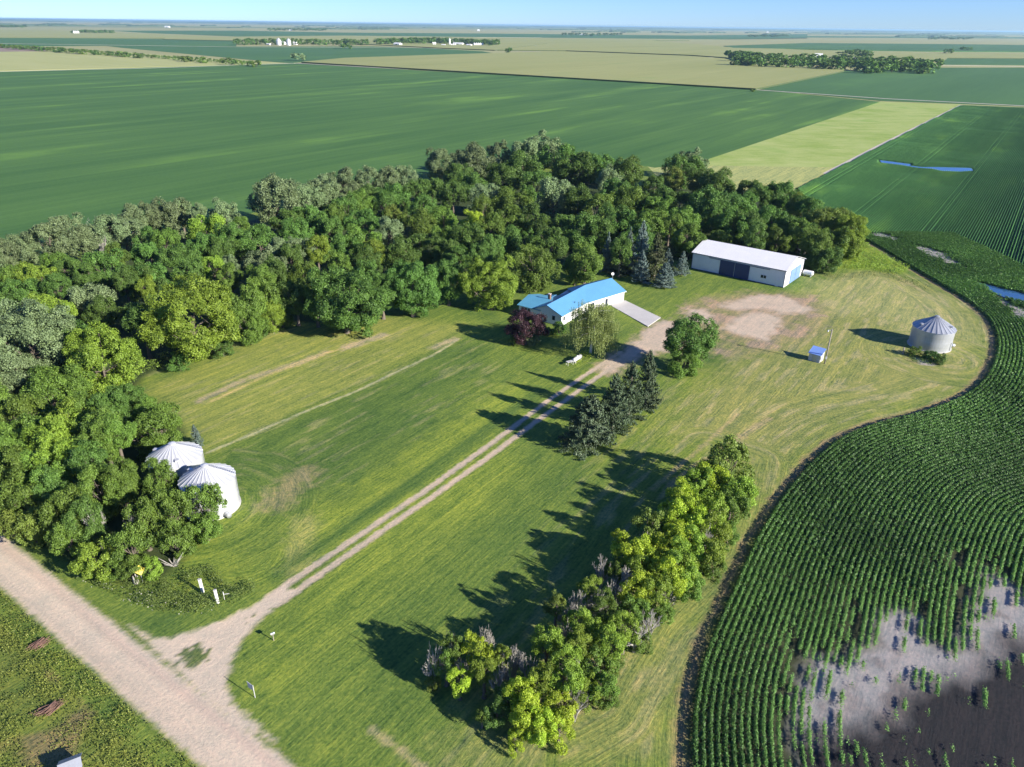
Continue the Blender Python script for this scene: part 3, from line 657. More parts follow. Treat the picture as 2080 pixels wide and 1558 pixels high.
# ---- the wood's lawn-side and road-side front edge (each with its own label)
FRONT = [
 ('387,636,92,L', 'huge rounded bright green tree at lawn edge, biggest crown above the twin grain bins', 19, 'big'),
 ('698,600,84,D', 'broad dark green tree reaching down to the lawn at the middle of the wood edge', 17, 'big'),
 ('836,574,58,D', 'dark green tree with visible low trunk, just right of the broad dark lawn-edge tree', 16, 'big'),
 ('997,565,58,L', 'bright green rounded tree standing on the lawn left of the blue-roofed house', 15, 'big'),
 ('1088,536,46,M', 'mid-green egg-shaped tree directly behind the bright green tree left of the house', 14, 'round'),
 ('1189,529,42,M', 'rounded mid-green tree on the lawn right behind the blue-roofed house', 12, 'round'),
 ('1168,562,14,L', 'small bright green tree behind the house ridge below the rounded mid-green tree', 4.5, 'small'),
 ('57,690,88,G', 'huge silvery grey-green tree at the left frame edge', 18, 'big'),
 ('202,722,72,L', 'large yellowish green rounded tree between silvery tree and lawn corner', 15, 'big'),
 ('498,626,38,M', 'mid-green tree just right of the huge rounded bright tree, upper one of a pair', 13, 'round'),
 ('538,606,38,M', 'mid-green tree leaning over the lawn corner where the wood edge steps back', 13, 'round'),
 ('505,656,34,M', 'lower mid-green tree at the lawn edge right of the huge rounded tree', 9, 'round'),
 ('552,640,32,L', 'bright green tree at lawn edge ending the row left of the dark gap', 8, 'round'),
 ('311,866,48,M', 'dense mid-green tree left of the small blue spruce by the grain bins', 9, 'round'),
 ('26,960,45,M', 'mid-green roadside tree at the left frame edge, above two olive ones', 10, 'round'),
 ('80,973,48,M', 'wide mid-green tree one crown in from left frame edge near the gravel road', 10, 'round'),
 ('48,1008,45,M', 'mid-green tree low at the left frame edge by the gravel road', 9, 'round'),
 ('106,999,36,D', 'dark green tree behind the bare-branched roadside tree', 9, 'round'),
 ('22,1060,30,O', 'olive yellow-tinged tree overhanging the gravel road, left of two', 6, 'small'),
 ('64,1066,32,O', 'olive yellow-tinged tree overhanging the gravel road, right of two', 6, 'small'),
 ('205,986,42,M', 'mid-green tree left of the far grain bin, halfway to the road', 10, 'round'),
 ('246,982,34,M', 'narrow mid-green tree between a wide crown and the near grain bin', 9, 'round'),
 ('138,1040,42,M', 'mid-green roadside tree with bleached bare branches on its right', 9, 'round'),
 ('172,1057,36,D', 'dark green roadside tree whose crown holds the bleached branches', 8.5, 'round'),
 ('138,1085,34,M', 'lowest part-shaded mid-green tree above the shadow on the gravel road', 6.5, 'small'),
 ('327,976,34,M', 'mid-green tree directly in front of the far grain bin roof', 8.5, 'round'),
 ('289,1057,35,M', 'tall narrow mid-green tree third from the right in the roadside clump', 9, 'small'),
 ('266,1108,36,M', 'mid-green tree above the yellow sign', 7, 'small'),
 ('192,1130,36,L', 'bright green low tree nearest the gravel road left of the yellow sign', 6, 'small'),
 ('346,1040,34,M', 'narrow mid-green tree in front of the gap between the two grain bins', 9, 'small'),
 ('356,1089,31,M', 'mid-green tree over the split pale trunk below the grain bins', 6.5, 'small'),
 ('412,1023,36,M', 'mid-green tree covering the lower left wall of the near grain bin', 8, 'small'),
 ('417,1063,30,M', 'low mid-green tree at the foot of the near grain bin', 5, 'small'),
 ('273,1148,26,M', 'small low green tree touching the yellow sign from above', 4, 'small'),
 ('303,1150,22,L', 'small bright bushy tree just right above the yellow sign', 3.5, 'small'),
 ('240,1150,24,M', 'small dark bush tree left of the stump by the yellow sign', 3.5, 'small'),
 ('451,704,24,D', 'dark low tree at the foot of the huge rounded tree, lawn side', 4, 'small'),
 ('363,732,24,D', 'dark bushy tree at the left foot of the huge rounded tree', 4, 'small'),
 ('525,672,18,D', 'dark bush beside brown twigs at the lawn edge near the corner', 3, 'small'),
 ('572,648,22,M', 'bushy green tree at lawn corner beside a yellow patch', 4, 'small'),
 ('262,800,30,D', 'dark low tree filling the lawn corner above the blue spruce, left one', 6, 'round'),
 ('292,838,28,M', 'mid-green low tree at the curved lawn corner above the blue spruce', 6.5, 'round'),
 ('1735,510,14,M', 'small round bush at the edge of bright tall grass right of the wood', 3.2, 'small'),
 ('1671,519,34,D', 'dark green broad tree behind the right end of the white machine shed', 8, 'round'),
 ('1725,492,32,L', 'bright green tree at the far right tip of the wood, lower one', 9, 'round'),
 ('1695,488,34,M', 'mid-green tree next to the right tip of the wood', 10, 'round'),
 ('1650,532,20,D', 'low dark bush against the right end of the white machine shed', 3.5, 'small'),
 ('1580,484,24,M', 'upright mid-green tree behind the shed roof, right of its middle', 9, 'small'),
 ('1520,482,22,M', 'small mid-green tree behind the middle of the white shed roof', 7.5, 'small'),
 ('1462,484,28,M', 'bushy mid-green tree behind the left half of the white shed roof', 8, 'round'),
 ('1395,484,30,M', 'mid-green tree behind the left corner of the white machine shed', 10, 'round'),
]
for s, lab, hh, shp in FRONT:
    q = parse(s)[0]; p, rr = put(q[0], q[1], q[2], hh, 0.55)
    rr *= 1.1
    tree(p[0], p[1], rr, hh, q[3], 'skirt' if shp == 'round' else shp, lab, name='broadleaf_tree', zs=min(1.35, max(0.85, hh / (2 * rr) * 1.05)))
# ---- inside the wood
INNER = parse('''417,461,36,L 300,487,24,D 296,518,30,D 337,490,22,M 363,525,34,D 417,501,32,D 448,505,28,D 525,481,36,D 488,464,22,M 586,448,34,D 640,461,34,D 680,437,30,D 118,545,22,M
209,540,38,D 236,525,24,M 138,556,24,D 175,567,26,D 50,565,34,L 77,570,28,L 10,575,26,M 40,601,30,D 118,590,24,D 182,608,38,G 215,635,30,D 256,582,26,D 289,569,34,D 313,567,28,D 434,549,26,L 464,544,24,G 468,567,24,M
535,530,40,G 572,507,26,G 609,511,30,G 646,507,24,M 532,574,30,M 303,598,20,L 20,655,48,G 33,756,46,G 94,632,36,L 124,642,28,L 101,786,44,M 145,776,34,M 32,842,48,M 44,882,44,M 141,850,40,L 122,876,38,L 106,908,48,L 180,838,34,M 225,834,34,D
209,879,36,M 237,885,34,M 128,937,48,L 199,908,34,M 180,945,34,D -40,900,50,M -40,800,50,M -30,620,40,D -35,570,34,G 0,920,44,M 160,700,34,D 290,660,34,D 330,600,30,D
1064,345,36,D 1138,330,40,D 661,373,32,G 634,391,30,G 748,398,30,D 802,393,34,D 849,388,30,D 876,378,26,D 731,407,28,M 782,407,28,D 701,420,30,D 620,440,30,D 667,459,30,D 684,438,26,M 799,440,24,O 788,465,34,G 849,447,32,M 900,440,34,M 920,393,30,D 987,397,32,G 980,420,26,M
1037,400,36,M 1125,393,40,G 1216,417,38,M 1245,385,30,D 963,455,26,Y 997,459,28,M 1037,440,34,M 1081,440,32,D 1098,458,28,D 1186,467,42,D 1145,454,32,D 728,481,34,M 761,514,26,L 644,508,28,L 819,508,36,D 903,481,30,M 953,484,36,D 910,512,30,D
1284,413,40,M 1335,420,30,M 1388,444,34,M 1267,388,26,D 1436,427,42,D 1462,440,30,D 1503,413,34,D 1348,397,28,D 1570,440,36,D 1523,454,32,D 1604,461,34,D 1220,467,30,D 1321,454,38,M 1402,481,30,M 1361,454,28,M 1536,477,26,D 1627,471,28,M 1657,494,28,M 1644,448,30,D 1240,440,34,D 1175,400,32,D 1090,370,34,D 1020,360,32,D 960,370,32,D 930,350,28,D 860,415,28,D 1050,480,36,D 1120,490,34,D 860,500,34,D 700,500,30,D 590,520,30,D 560,555,28,D 470,480,30,D 385,560,30,D 600,470,28,D 740,450,30,D 1000,500,30,D 1270,450,34,D 1300,480,30,D 1490,450,32,D 1260,510,26,D 1380,410,28,D 745,560,32,D 775,590,26,D 620,562,34,M 600,602,30,D 745,525,30,D 910,560,34,D 930,525,30,D 980,520,30,D 640,600,26,D 560,560,28,D 690,540,30,M''')
def zone(cx, cy):
    if cy > 740: return 'in the roadside wood by the grain bins'
    if cx < 330: return 'deep in the left arm of the wood'
    if cx < 720: return 'deep in the wood above the mown lawn'
    if cx < 1150: return 'in the middle of the wood behind the house'
    if cx < 1400: return 'in the wood behind the spruces'
    return 'in the wood behind the white shed'
zc_ = {}
for i, q in enumerate(sorted(INNER)):
    hh = 12.0 if q[1] < 740 else 10.5
    hh *= random.uniform(0.92, 1.08)
    p, rr = put(q[0], q[1], q[2], hh)
    if np.linalg.norm(p - np.array([-52.3, 96.4])) < rr + 3: continue
    zn = zone(q[0], q[1]); zc_[KN[q[3]] + zn] = zc_.get(KN[q[3]] + zn, -1) + 1; lab = f"{KN[q[3]]} tree, {ordw(zc_[KN[q[3]] + zn])} from left {zn}"
    if q[0:2] == (963, 455): lab = 'single small yellow-green crown glowing amid darker trees mid-wood behind the house'
    if q[0:2] == (799, 440): lab = 'thin olive half-bare crown in the middle of the wood'
    tree(p[0], p[1], rr * 1.1, hh, q[3], 'skirt' if q[1] > 535 and 540 < q[0] < 1000 else 'airy' if q[3] == 'G' and i % 2 else 'round', lab, zs=1.3 if q[1] > 535 and 540 < q[0] < 1000 else None, group=f"{KN[q[3]]} trees {zn}", name='broadleaf_tree')
# ---- bare dead trees
def bare_mesh(seed, n0=5, lean=0.5, depth=4, r0=0.042, flat_=1.0):
    rs = np.random.default_rng(seed); mb = MB()
    def grow(p, d, L, r, k):
        q = p + d * L; mb.cyl(p, q, r, r * 0.62, 5 if k > 2 else 3, False)
        if k == 0: return
        for _ in range(3 if k > 1 else 3):
            nd = (d + Vector(rs.normal(size=3) * 0.45)).normalized(); nd.z = abs(nd.z) * 0.8 + 0.05
            grow(p.lerp(q, rs.uniform(0.55, 1.0)), nd.normalized(), L * rs.uniform(0.55, 0.8), r * 0.6, k - 1)
    for i in range(n0):
        a = 2 * math.pi * i / n0 + rs.uniform(-.4, .4); d = Vector((math.cos(a) * lean, math.sin(a) * lean, 1)).normalized()
        grow(Vector((0, 0, -0.02)), d, 0.36, r0, depth)
    return mb.mesh('branches', False)
BARE = [bare_mesh(s) for s in range(5)]
def bare(x, y, Rr, h, lab, i=0, group=None, mat='dead_wood'):
    root = empty('dead_tree', (x, y, -0.1), random.uniform(0, 6))
    link('branches', BARE[i % 5], root, M[mat], (0, 0, 0), (Rr, Rr, h))
    return tag(root, lab, 'dead tree', group)
for k, (cx, cy, rp, hh, lab) in enumerate(((188, 460, 22, 14, 'bleached dead tree with bare branches on the wood edge left of the grey-green crowns'),
     (205, 490, 12, 12, 'small white dead trunk just below the bleached dead tree at the wood edge'),
     (190, 1050, 26, 9.5, 'bleached bare tree showing through the green roadside crowns'),
     (262, 1050, 14, 8, 'thin bare twigs between two narrow roadside trees'),
     (528, 664, 14, 3, 'brown bare brush at the wood edge on the lawn corner'),
     (1640, 505, 22, 7, 'grey bare-branched tree behind the right end of the white shed'))):
    p, rr = put(cx, cy, rp, hh, 0.55); bare(p[0], p[1], rr * 1.2, hh, lab, k)

# ------------------------------------------------------------------ windbreak row of small ash trees in the foreground
HEDGE = parse('''1480,928,46,O,5.8 1440,968,34,Y 1497,985,34,L 1418,975,26,L 1447,960,26,M 1386,1008,30,Y 1401,1020,28,Y 1444,1021,32,L 1487,1018,30,M,3.6 1373,1040,32,Y 1323,1060,32,O 1409,1050,34,Y 1452,1064,32,L 1480,1079,20,M,2.6 1381,1078,30,Y
1280,1111,34,Y 1323,1111,36,Y 1398,1096,32,L 1434,1118,34,L,3.6 1259,1086,15,Y 1381,1136,34,L 1356,1160,34,Y 1452,1143,24,M,2.4 1391,1152,32,L,3.4 1401,1182,26,M,2.4 1198,1186,22,L 1295,1186,32,Y 1335,1190,28,L 1130,1221,22,O 1184,1258,30,L 1112,1290,30,L 1230,1229,26,M
1288,1232,26,M,3.6 1340,1235,24,M,2.4 1237,1297,28,L 1216,1344,32,M,3.4 1270,1262,26,L 1300,1290,22,M,2.2 922,1307,24,M 969,1312,26,Y 983,1350,22,L 933,1369,24,Y,3.6 1019,1326,18,L 1062,1398,30,Y 1098,1373,28,L 1069,1430,34,Y,3.8 1151,1378,30,L 1150,1330,28,L 1101,1459,32,Y,3.2
1051,1497,18,Y,1.8 1137,1466,28,Y,2.8 1141,1423,30,Y,3.6 1219,1387,28,M,2.8 1234,1412,18,M,1.6 979,1446,12,M,2.2 1033,1404,24,D,3.5 879,1382,14,O,1.2 1180,1300,26,L 1195,1395,26,L,3.0 905,1340,22,M,3.8 1255,1150,24,M,3.6 1310,1150,28,L 1350,1105,28,Y 1240,1345,22,M,2.0 1010,1440,22,D,2.6''')
def rowpos(q):
    zc = float(q[4]) if len(q) > 4 else 4.8
    p = G(q[0], q[1], zc); return p, q[2] * math.sqrt(p[0] ** 2 + p[1] ** 2 + (HC - zc) ** 2) / FPX, zc
hr = sorted([(rowpos(q)[0] @ UA, q) for q in HEDGE], key=lambda a: a[0])
for i, (_, q) in enumerate(hr):
    p, rr, zc = rowpos(q)
    hgt = zc + rr * 1.0
    o = tree(p[0], p[1], rr * 1.28, hgt, q[3], 'small', f"small {KN[q[3]]} tree, {ordw(i)} from the road end of the foreground windbreak row", group='small trees of the foreground windbreak', name='windbreak_tree', zs=1.15)
DEADH = parse('879,1330,24,G,4.5 987,1285,24,G 1044,1320,26,G 1015,1374,24,G,4 1073,1342,20,G 1259,1178,34,G 1177,1215,24,G 1215,1210,26,G 1150,1230,22,G 1145,1275,20,G 1291,1287,30,G,2.8 1320,1265,26,G,2.6 915,1278,14,G,5.5 1225,1140,22,G 1310,1085,18,G,5 1160,1345,26,G,4 1170,1420,24,G,3.2 1430,1080,20,G,4.5 1355,1205,26,G,3 1020,1350,18,G 945,1345,22,G,4')
hd = sorted([(rowpos(q)[0] @ UA, q) for q in DEADH], key=lambda a: a[0])
for i, (_, q) in enumerate(hd):
    p, rr, zc = rowpos(q)
    bare(p[0], p[1], rr * 1.6, (zc + rr * 1.1) * 1.2, f"bare grey-branched small tree, {ordw(i)} from the road end among the windbreak's green trees", i, 'bare trees in the windbreak')

# ------------------------------------------------------------------ spruces
def spruce_mesh(seed, n=14000, leaf=0.042, power=1.0, tiers=20, ragged=0.12):
    global rng
    keep = rng; rng = np.random.default_rng(seed)
    nb = tiers * 9
    zb = np.sort(rng.random(nb) ** 0.85) ; ab = rng.uniform(0, 2 * np.pi, nb)
    rb = (1 - zb) ** power * (1 - ragged * 1.5 + ragged * 3 * rng.random(nb)) + 0.03
    bi = rng.choice(nb, n, p=(rb + 0.08) / (rb + 0.08).sum()); t = rng.random(n) ** 0.55
    wdt = 0.16 * rb[bi] * (1.15 - t) + 0.02
    rr = rb[bi] * t; aa = ab[bi] + rng.normal(size=n) * wdt / (rr + 0.05) * 0.9
    z = zb[bi] - 0.13 * rb[bi] * np.sin(t * 2.2) * 1.0 + 0.05 * t * t + rng.normal(size=n) * 0.010
    Pt = np.column_stack([np.cos(aa) * rr, np.sin(aa) * rr, np.maximum(z, 0.01)])
    Nn = np.column_stack([np.cos(aa) * .5, np.sin(aa) * .5, np.full(n, 0.8)]) + rng.normal(size=(n, 3)) * 0.55
    tt = 0.25 + 0.45 * t + rng.normal(size=nb)[bi] * 0.12 + rng.normal(size=n) * 0.15
    me = leaf_mesh('crown', Pt, Nn, leaf * rng.uniform(0.6, 1.3, n), tt)
    rng = keep; return me
SPR = [spruce_mesh(1), spruce_mesh(2, power=0.8), spruce_mesh(3, power=0.85, ragged=0.2), spruce_mesh(4, n=26000, leaf=0.042, power=0.55, ragged=0.1), spruce_mesh(5, n=18000, power=0.62, ragged=0.1)]
def spruce(base, Rr, h, kind, i, lab, grp=None, name='spruce_tree'):
    p = G(*base); root = empty(name, (p[0], p[1], -0.1))
    rz = random.uniform(0, 6)
    link('crown', SPR[i], root, LEAF[kind], (0, 0, 0.25), (Rr, Rr, h), rz)
    link('trunk', TR[i % 4], root, M['bark'], (0, 0, 0), (0.02 * h, 0.02 * h, h * 0.94), 0)
    return tag(root, lab, 'spruce', grp)
g1 = 'spruces between the house and the white shed'; g2 = 'spruces beside the driveway'
spruce((1232, 548), 3.2, 11, 'SB', 0, 'blue spruce tip peeking over the rounded tree right behind the house', g1)
spruce((1255, 556), 3.6, 11, 'SD', 4, 'wide dark green spruce leftmost of those beyond the house', g1)
spruce((1274, 548), 3.4, 12.5, 'SB', 0, 'pale blue pointed spruce left of the tallest spruce', g1)
spruce((1298, 558), 4.2, 15.5, 'SB', 2, 'tallest blue-grey spruce between house and white shed', g1)
spruce((1328, 566), 4.2, 13.0, 'SO', 4, 'olive green broad conifer right of the tallest spruce', g1)
spruce((1302, 572), 3.2, 8.2, 'SB', 1, 'mid-sized blue spruce in front of the tallest spruce', g1)
spruce((1354, 552), 2.6, 6.8, 'SB', 1, 'slim blue spruce behind the round blue one', g1)
spruce((1349, 583), 3.3, 6.8, 'SB', 3, 'round silvery blue spruce nearest the concrete driveway', g1)
spruce((1384, 558), 2.7, 6.8, 'SB', 1, 'blue-green spruce at the left corner of the white shed', g1)
spruce((1195, 905), 5.2, 9.4, 'SD', 3, 'fat rounded dark spruce nearest the camera beside the driveway', g2)
spruce((1243, 872), 3.6, 10.8, 'SD', 4, 'dark spruce just behind the fat rounded one beside the driveway', g2)
spruce((1276, 846), 3.4, 10.8, 'SD', 4, 'pointed dark spruce third from the camera beside the driveway', g2)
spruce((1311, 820), 3.3, 11, 'SD', 2, 'ragged gappy spruce farthest of the four beside the driveway', g2)
spruce((401, 904), 1.3, 3.8, 'SB', 1, 'small lone blue spruce on the lawn behind the twin grain bins')
p, rr = put(1238, 838, 12, 4, .5); tree(p[0], p[1], rr, 4, 'M', 'small', 'small bright green bush squeezed between the driveway spruces', 'bush', name='bush')
# ------------------------------------------------------------------ yard trees
p, rr = put(1403, 690, 54, 10.5, 0.66); yt = tree(p[0], p[1], rr * 1.05, 12.5, 'D', 'skirt', i=2, label='dark green leafy tree standing alone between driveway end and dirt yard', name='broadleaf_tree', zs=0.85)
p, rr = put(1390, 730, 36, 5.5, 0.55); tree(p[0], p[1], rr, 6.0, 'M', 'round', 'low bushy green tree under the lone dark yard tree', name='broadleaf_tree', zs=1.0)
p = G(1068, 698); zt = 6.3
tree(p[0], p[1], 4.8, 8.0, 'P', 'round', 'purple-leaved tree at the left corner of the blue-roofed house', name='purple_leaf_tree', zs=0.85)
for cx, cy, rp, hh, k, lab in ((1083, 688, 16, 2.4, 'G', 'round grey-green shrub at the right foot of the purple tree'), (1042, 692, 11, 1.8, 'M', 'small green shrub at the left foot of the purple tree'),
      (1135, 668, 16, 2.0, 'D', 'dark shrub against the lit front wall of the house'), (1112, 672, 12, 1.8, 'D', 'low dark shrub under the house gable window')):
    p, rr = put(cx, cy, rp, hh, .5); tree(p[0], p[1], rr * 1.1, hh, k, 'small', lab, 'shrub', name='shrub', zs=0.9)
def birch():
    global rng
    p = G(1199, 716); root = empty('weeping_birch', (p[0], p[1], -0.1)); rs = np.random.default_rng(11)
    H = 12.5; mb = MB(); mb.cyl((0, 0, 0), (0.2, 0, 3.5), .26, .2, 8, False); mb.cyl((0.2, 0, 3.5), (0, .1, 10.8), .2, .05, 7, False)
    tips = []
    for i in range(30):
        z = 3.2 + 7.5 * (i / 30) ; a = i * 2.4 + rs.uniform(-.3, .3); L = 6.0 * math.cos((z - 4.6) / 7.6 * 1.3) * rs.uniform(.75, 1.1)
        s = Vector((0.1, 0.05, z)); prev = s
        for k in range(1, 6):
            t = k / 5; q = s + Vector((math.cos(a) * L * t, math.sin(a) * L * t, 1.7 * t - 1.0 * t * t)) + Vector(rs.normal(size=3) * .1)
            mb.cyl(prev, q, .085 * (1.1 - t) + .02, .085 * (1.1 - t - .15) + .015, 5, False); prev = q
            tips.append((q, 0.5 + t))
            for _ in range(2): tips.append((q + Vector((rs.normal() * .5, rs.normal() * .5, rs.normal() * .15)), .5 + t))
    mb2 = MB(); mb2.cyl((0, 0, 0), (0.2, 0, 3.5), .3, .22, 8, False)
    mb2.build('trunk', M['birch_bark'], root, True); mb.build('branches', M['birch_bark'], root, True)
    Pt = []; tt = []
    for q, wgt in tips:
        for _ in range(8):
            o = Vector((rs.normal() * .45, rs.normal() * .45, 0)); Ls = rs.uniform(.8, 3.2) * wgt * .8; lt = rs.normal() * .15
            m = int(Ls * 6) + 2
            for j in range(m): Pt.append(tuple(q + o + Vector((rs.normal() * .07, rs.normal() * .07, .15 - Ls * j / m)))); tt.append(.5 + lt + rs.normal() * .2)
    Pt = np.array(Pt); Pt[:, 2] = np.maximum(Pt[:, 2], 0.8)
    me = leaf_mesh('crown', Pt, rng.normal(size=(len(Pt), 3)) + (0, 0, .2), rng.uniform(.12, .26, len(Pt)), np.array(tt)); link('crown', me, root, LEAF['W'])
    tag(root, 'weeping birch with white limbs and drooping foliage in front of the blue-roofed house', 'tree')
birch()

# ------------------------------------------------------------------ buildings
def frame(root): return root
def quad(mb, pts): return mb.add(pts, [tuple(range(len(pts)))])
def slab(mb, pts, th):
    """thick sheet: polygon pts (ccw seen from outside) pushed inward by th"""
    P_ = [Vector(p) for p in pts]; n = (P_[1] - P_[0]).cross(P_[2] - P_[0]).normalized(); B_ = [p - n * th for p in P_]; k = len(P_)
    mb.add(P_ + B_, [tuple(range(k)), tuple(range(2 * k - 1, k - 1, -1))] + [(i, k + i, k + (i + 1) % k, (i + 1) % k) for i in range(k)])
def shed():
    Rc = np.array([76.5, 197.8]); a = R(142); L, W, he, hr_ = 28.3, 15.4, 4.9, 7.2
    root = empty('machine_shed', (Rc[0], Rc[1], -0.1), a)      # local x runs left along the front wall, local -y points to the back
    tag(root, 'long white metal machine shed with navy sliding doors and white gabled roof', 'shed')
    he += .1; hr_ += .1
    mb = MB()
    mb.add([(0,0,0),(L,0,0),(L,0,he),(0,0,he),(0,-W,0),(L,-W,0),(L,-W,he),(0,-W,he),(0,-W/2,hr_),(L,-W/2,hr_)],
           [(0,3,2,1),(4,5,6,7),(0,4,7,8,3),(1,2,9,6,5)])
    mb.build('wall', M['white_steel'], root)
    rf = MB(); o = 0.35; dz = (hr_ - he) / (W / 2)
    slab(rf, [(-o, o, he - o * dz + .12), (-o, -W/2, hr_ + .12), (L + o, -W/2, hr_ + .12), (L + o, o, he - o * dz + .12)][::-1], 0.1)
    slab(rf, [(-o, -W - o, he - o * dz + .12), (-o, -W/2, hr_ + .12), (L + o, -W/2, hr_ + .12), (L + o, -W - o, he - o * dz + .12)], 0.1)
    roof = rf.build('roof', M['white_roof'], root)
    MB().box((L / 2, -W / 2, hr_ + .14), (L + .7, .35, .06)).build('ridge_cap', M['white_roof'], roof)
    t = MB()
    for sx in (-o - .02, L + o + .02):
        for yy, sgn in ((o, 1), (-W - o, -1)):
            t.cyl((sx, yy, he - o * dz + .06), (sx, -W / 2, hr_ + .06), .07, .07, 4)
    t.cyl((-o, o + .03, he - o * dz + .05), (L + o, o + .03, he - o * dz + .05), .07, .07, 4); t.build('trim', M['trim'], root)
    c = MB(); 
    for px in (0.0, L): c.box((px, 0.04, he / 2), (.14, .1, he - .2))
    c.box((-.03, -W, he / 2), (.14, .14, he)); c.box((L / 2, 0.05, .12), (L, .06, .22)); c.build('corner_trim', M['trim'], root)
    for x_a, nm in ((10.3, 0), (14.9, 1)):
        d = MB().box((x_a + 2.25, 0.11, 2.2), (4.45, .08, 4.3)).build('sliding_door', M['navy'], root)
    MB().box((13.7, 0.16, 4.45), (18.5, .14, .12)).build('door_track', M['trim'], root)
    f = MB().box((6.0, 0.06, 2.1), (1.7, .1, 1.05)).build('window', M['white'], root)
    for dx in (-.42, .42): MB().box((6.0 + dx, 0.12, 2.1), (.72, .04, .85)).build('pane', M['glass'], f)
    MB().box((1.9, 0.06, 1.15), (1.0, .06, 2.1)).build('door', M['white_steel'], root)
    # gable doors on the right end (local -x face): faded blue
    for y_a in (-4.6, -8.9):
        m = MB(); m.box((-0.10, y_a - 2.1, 2.15), (.08, 4.15, 4.1)); m.build('gable_door', M['blue_door2'], root)
    MB().box((-.14, -6.8, 4.32), (.1, 9.6, .12)).build('door_track', M['white'], root)
    tk = empty('fuel_tank', (Rc[0] + 9.9 + 1.0, Rc[1] + 12.4 - 1.4, -.1), R(-38))
    tag(tk, 'white horizontal fuel tank at the back right corner of the machine shed', 'tank')
    b = MB(); pr = [( -1.6, .05), (-1.45, .55), (-1.2, .72), (1.2, .72), (1.45, .55), (1.6, .05)]
    for (xa, ra), (xb, rb) in zip(pr[:-1], pr[1:]): b.cyl((xa, 0, 1.15), (xb, 0, 1.15), ra, rb, 20, False)
    b.build('tank_body', M['tank'], tk, True); s = MB()
    for xx in (-.9, .9): s.box((xx, 0, .25), (.2, 1.1, .55))
    s.build('cradle', M['galv'], tk)
M['blue_door2'] = paint('faded_blue_door', (0.17, 0.28, 0.50), 0.5, ribs=((0, 1, 0), 0.3), dirt=0.1)
shed()
def house():
    root = empty('farmhouse', (0, 0, -0.1)); root.location = (20, 178, -0.1)
    ox, oy = 20, 178
    tag(root, 'long low white farmhouse with bright blue metal roof bent at the garage', 'house')
    def Lc(p, z): return (p[0] - ox, p[1] - oy, z)
    def frameobj(name, mb, mat, parent, ang):
        """rotate mesh data so object x axis runs along ang (for the roof ribs)"""
        Mx = Matrix.Rotation(-ang, 4, 'Z')
        me = mb.mesh(name); me.transform(Mx); o = link(name, me, parent, mat); o.rotation_euler = (0, 0, ang); return o
    uA = np.array([math.cos(R(55)), math.sin(R(55))]); nA = np.array([uA[1], -uA[0]])
    uG = np.array([math.cos(R(41)), math.sin(R(41))]); nG = np.array([uG[1], -uG[0]])
    e, hrz, hg = 2.75, 4.7, 5.0
    FL = np.array([12.0, 165.7]); FM = np.array([18.5, 175.2]); FR = np.array([30.2, 185.2])
    RL = FL - nA * 4.6; RM = FM - nA * 4.6 + uA * .6; RGa = np.array([18.9, 183.2]); RGb = FR - nG * 5.6
    BL = FL - nA * 9.2; BM = RM - nA * 4.6; BGa = RGa - nG * 5.6 + uG * -1; BGb = FR - nG * 11.2
    rf = MB(); slab(rf, [Lc(FL, e), Lc(FM, e), Lc(RM, hrz), Lc(RL, hrz)], .12); slab(rf, [Lc(RL, hrz), Lc(RM, hrz), Lc(BM, e), Lc(BL, e)], .12)
    roof = frameobj('roof', rf, M['blue_roof'], root, R(55))
    rg = MB(); slab(rg, [Lc(FM, e), Lc(FR, e), Lc(RGb, hg), Lc(RGa, hg)], .12); slab(rg, [Lc(RGa, hg), Lc(RGb, hg), Lc(BGb, e), Lc(BGa, e)], .12)
    slab(rg, [Lc(FM, e), Lc(RGa, hg), Lc(RM, hrz)], .12); slab(rg, [Lc(RM, hrz), Lc(RGa, hg), Lc(BGa, e)], .12)
    frameobj('roof', rg, M['blue_roof'], root, R(41))
    # walls
    def inset(p, a, b): return p + a + b
    i = 0.45
    w = MB()
    A1 = FL + uA * .35 - nA * i; A2 = FM - nA * i * .9 - nG * i * .15; A3 = FR - uG * .35 - nG * i; A4 = BGb - uG * .35 + nG * i; A5 = BGa + nG * i + uG * .5; A6 = BM + nA * i; A7 = BL + uA * .35 + nA * i
    w.prism([Lc(p, 0)[:2] for p in (A1, A2, A3, A4, A5, A6, A7)], 0, e - .02)
    gl = RL + uA * .35
    w.add([Lc(A1, e - .05), Lc(A7, e - .05), Lc(gl, hrz - .15), Lc(A1 + uA * .2, e - .05), Lc(A7 + uA * .2, e - .05), Lc(gl + uA * .2, hrz - .15)], [(0, 2, 1), (3, 4, 5), (0, 3, 5, 2), (1, 2, 5, 4)])
    gr_ = RGb - uG * .35
    w.add([Lc(A3, e - .05), Lc(A4, e - .05), Lc(gr_, hg - .15), Lc(A3 - uG * .2, e - .05), Lc(A4 - uG * .2, e - .05), Lc(gr_ - uG * .2, hg - .15)], [(0, 1, 2), (3, 5, 4), (0, 2, 5, 3), (1, 4, 5, 2)])
    w.build('wall', M['white'], root)
    def panel(name, mat, p, u, n, z, wd, ht, off=.03, th=.06, parent=root):
        c = p + n * off; return MB().box(Lc(c, z), (wd, th, ht), math.atan2(u[1], u[0])).build(name, mat, parent)
    # eave trim
    tb = MB()
    for a_, b_ in ((FL, FM), (FM, FR)): tb.cyl(Lc(a_, e - .1), Lc(b_, e - .1), .07, .07, 4)
    tb.build('gutter', M['white'], root)
    dF = (A2 - A1) / np.linalg.norm(A2 - A1)
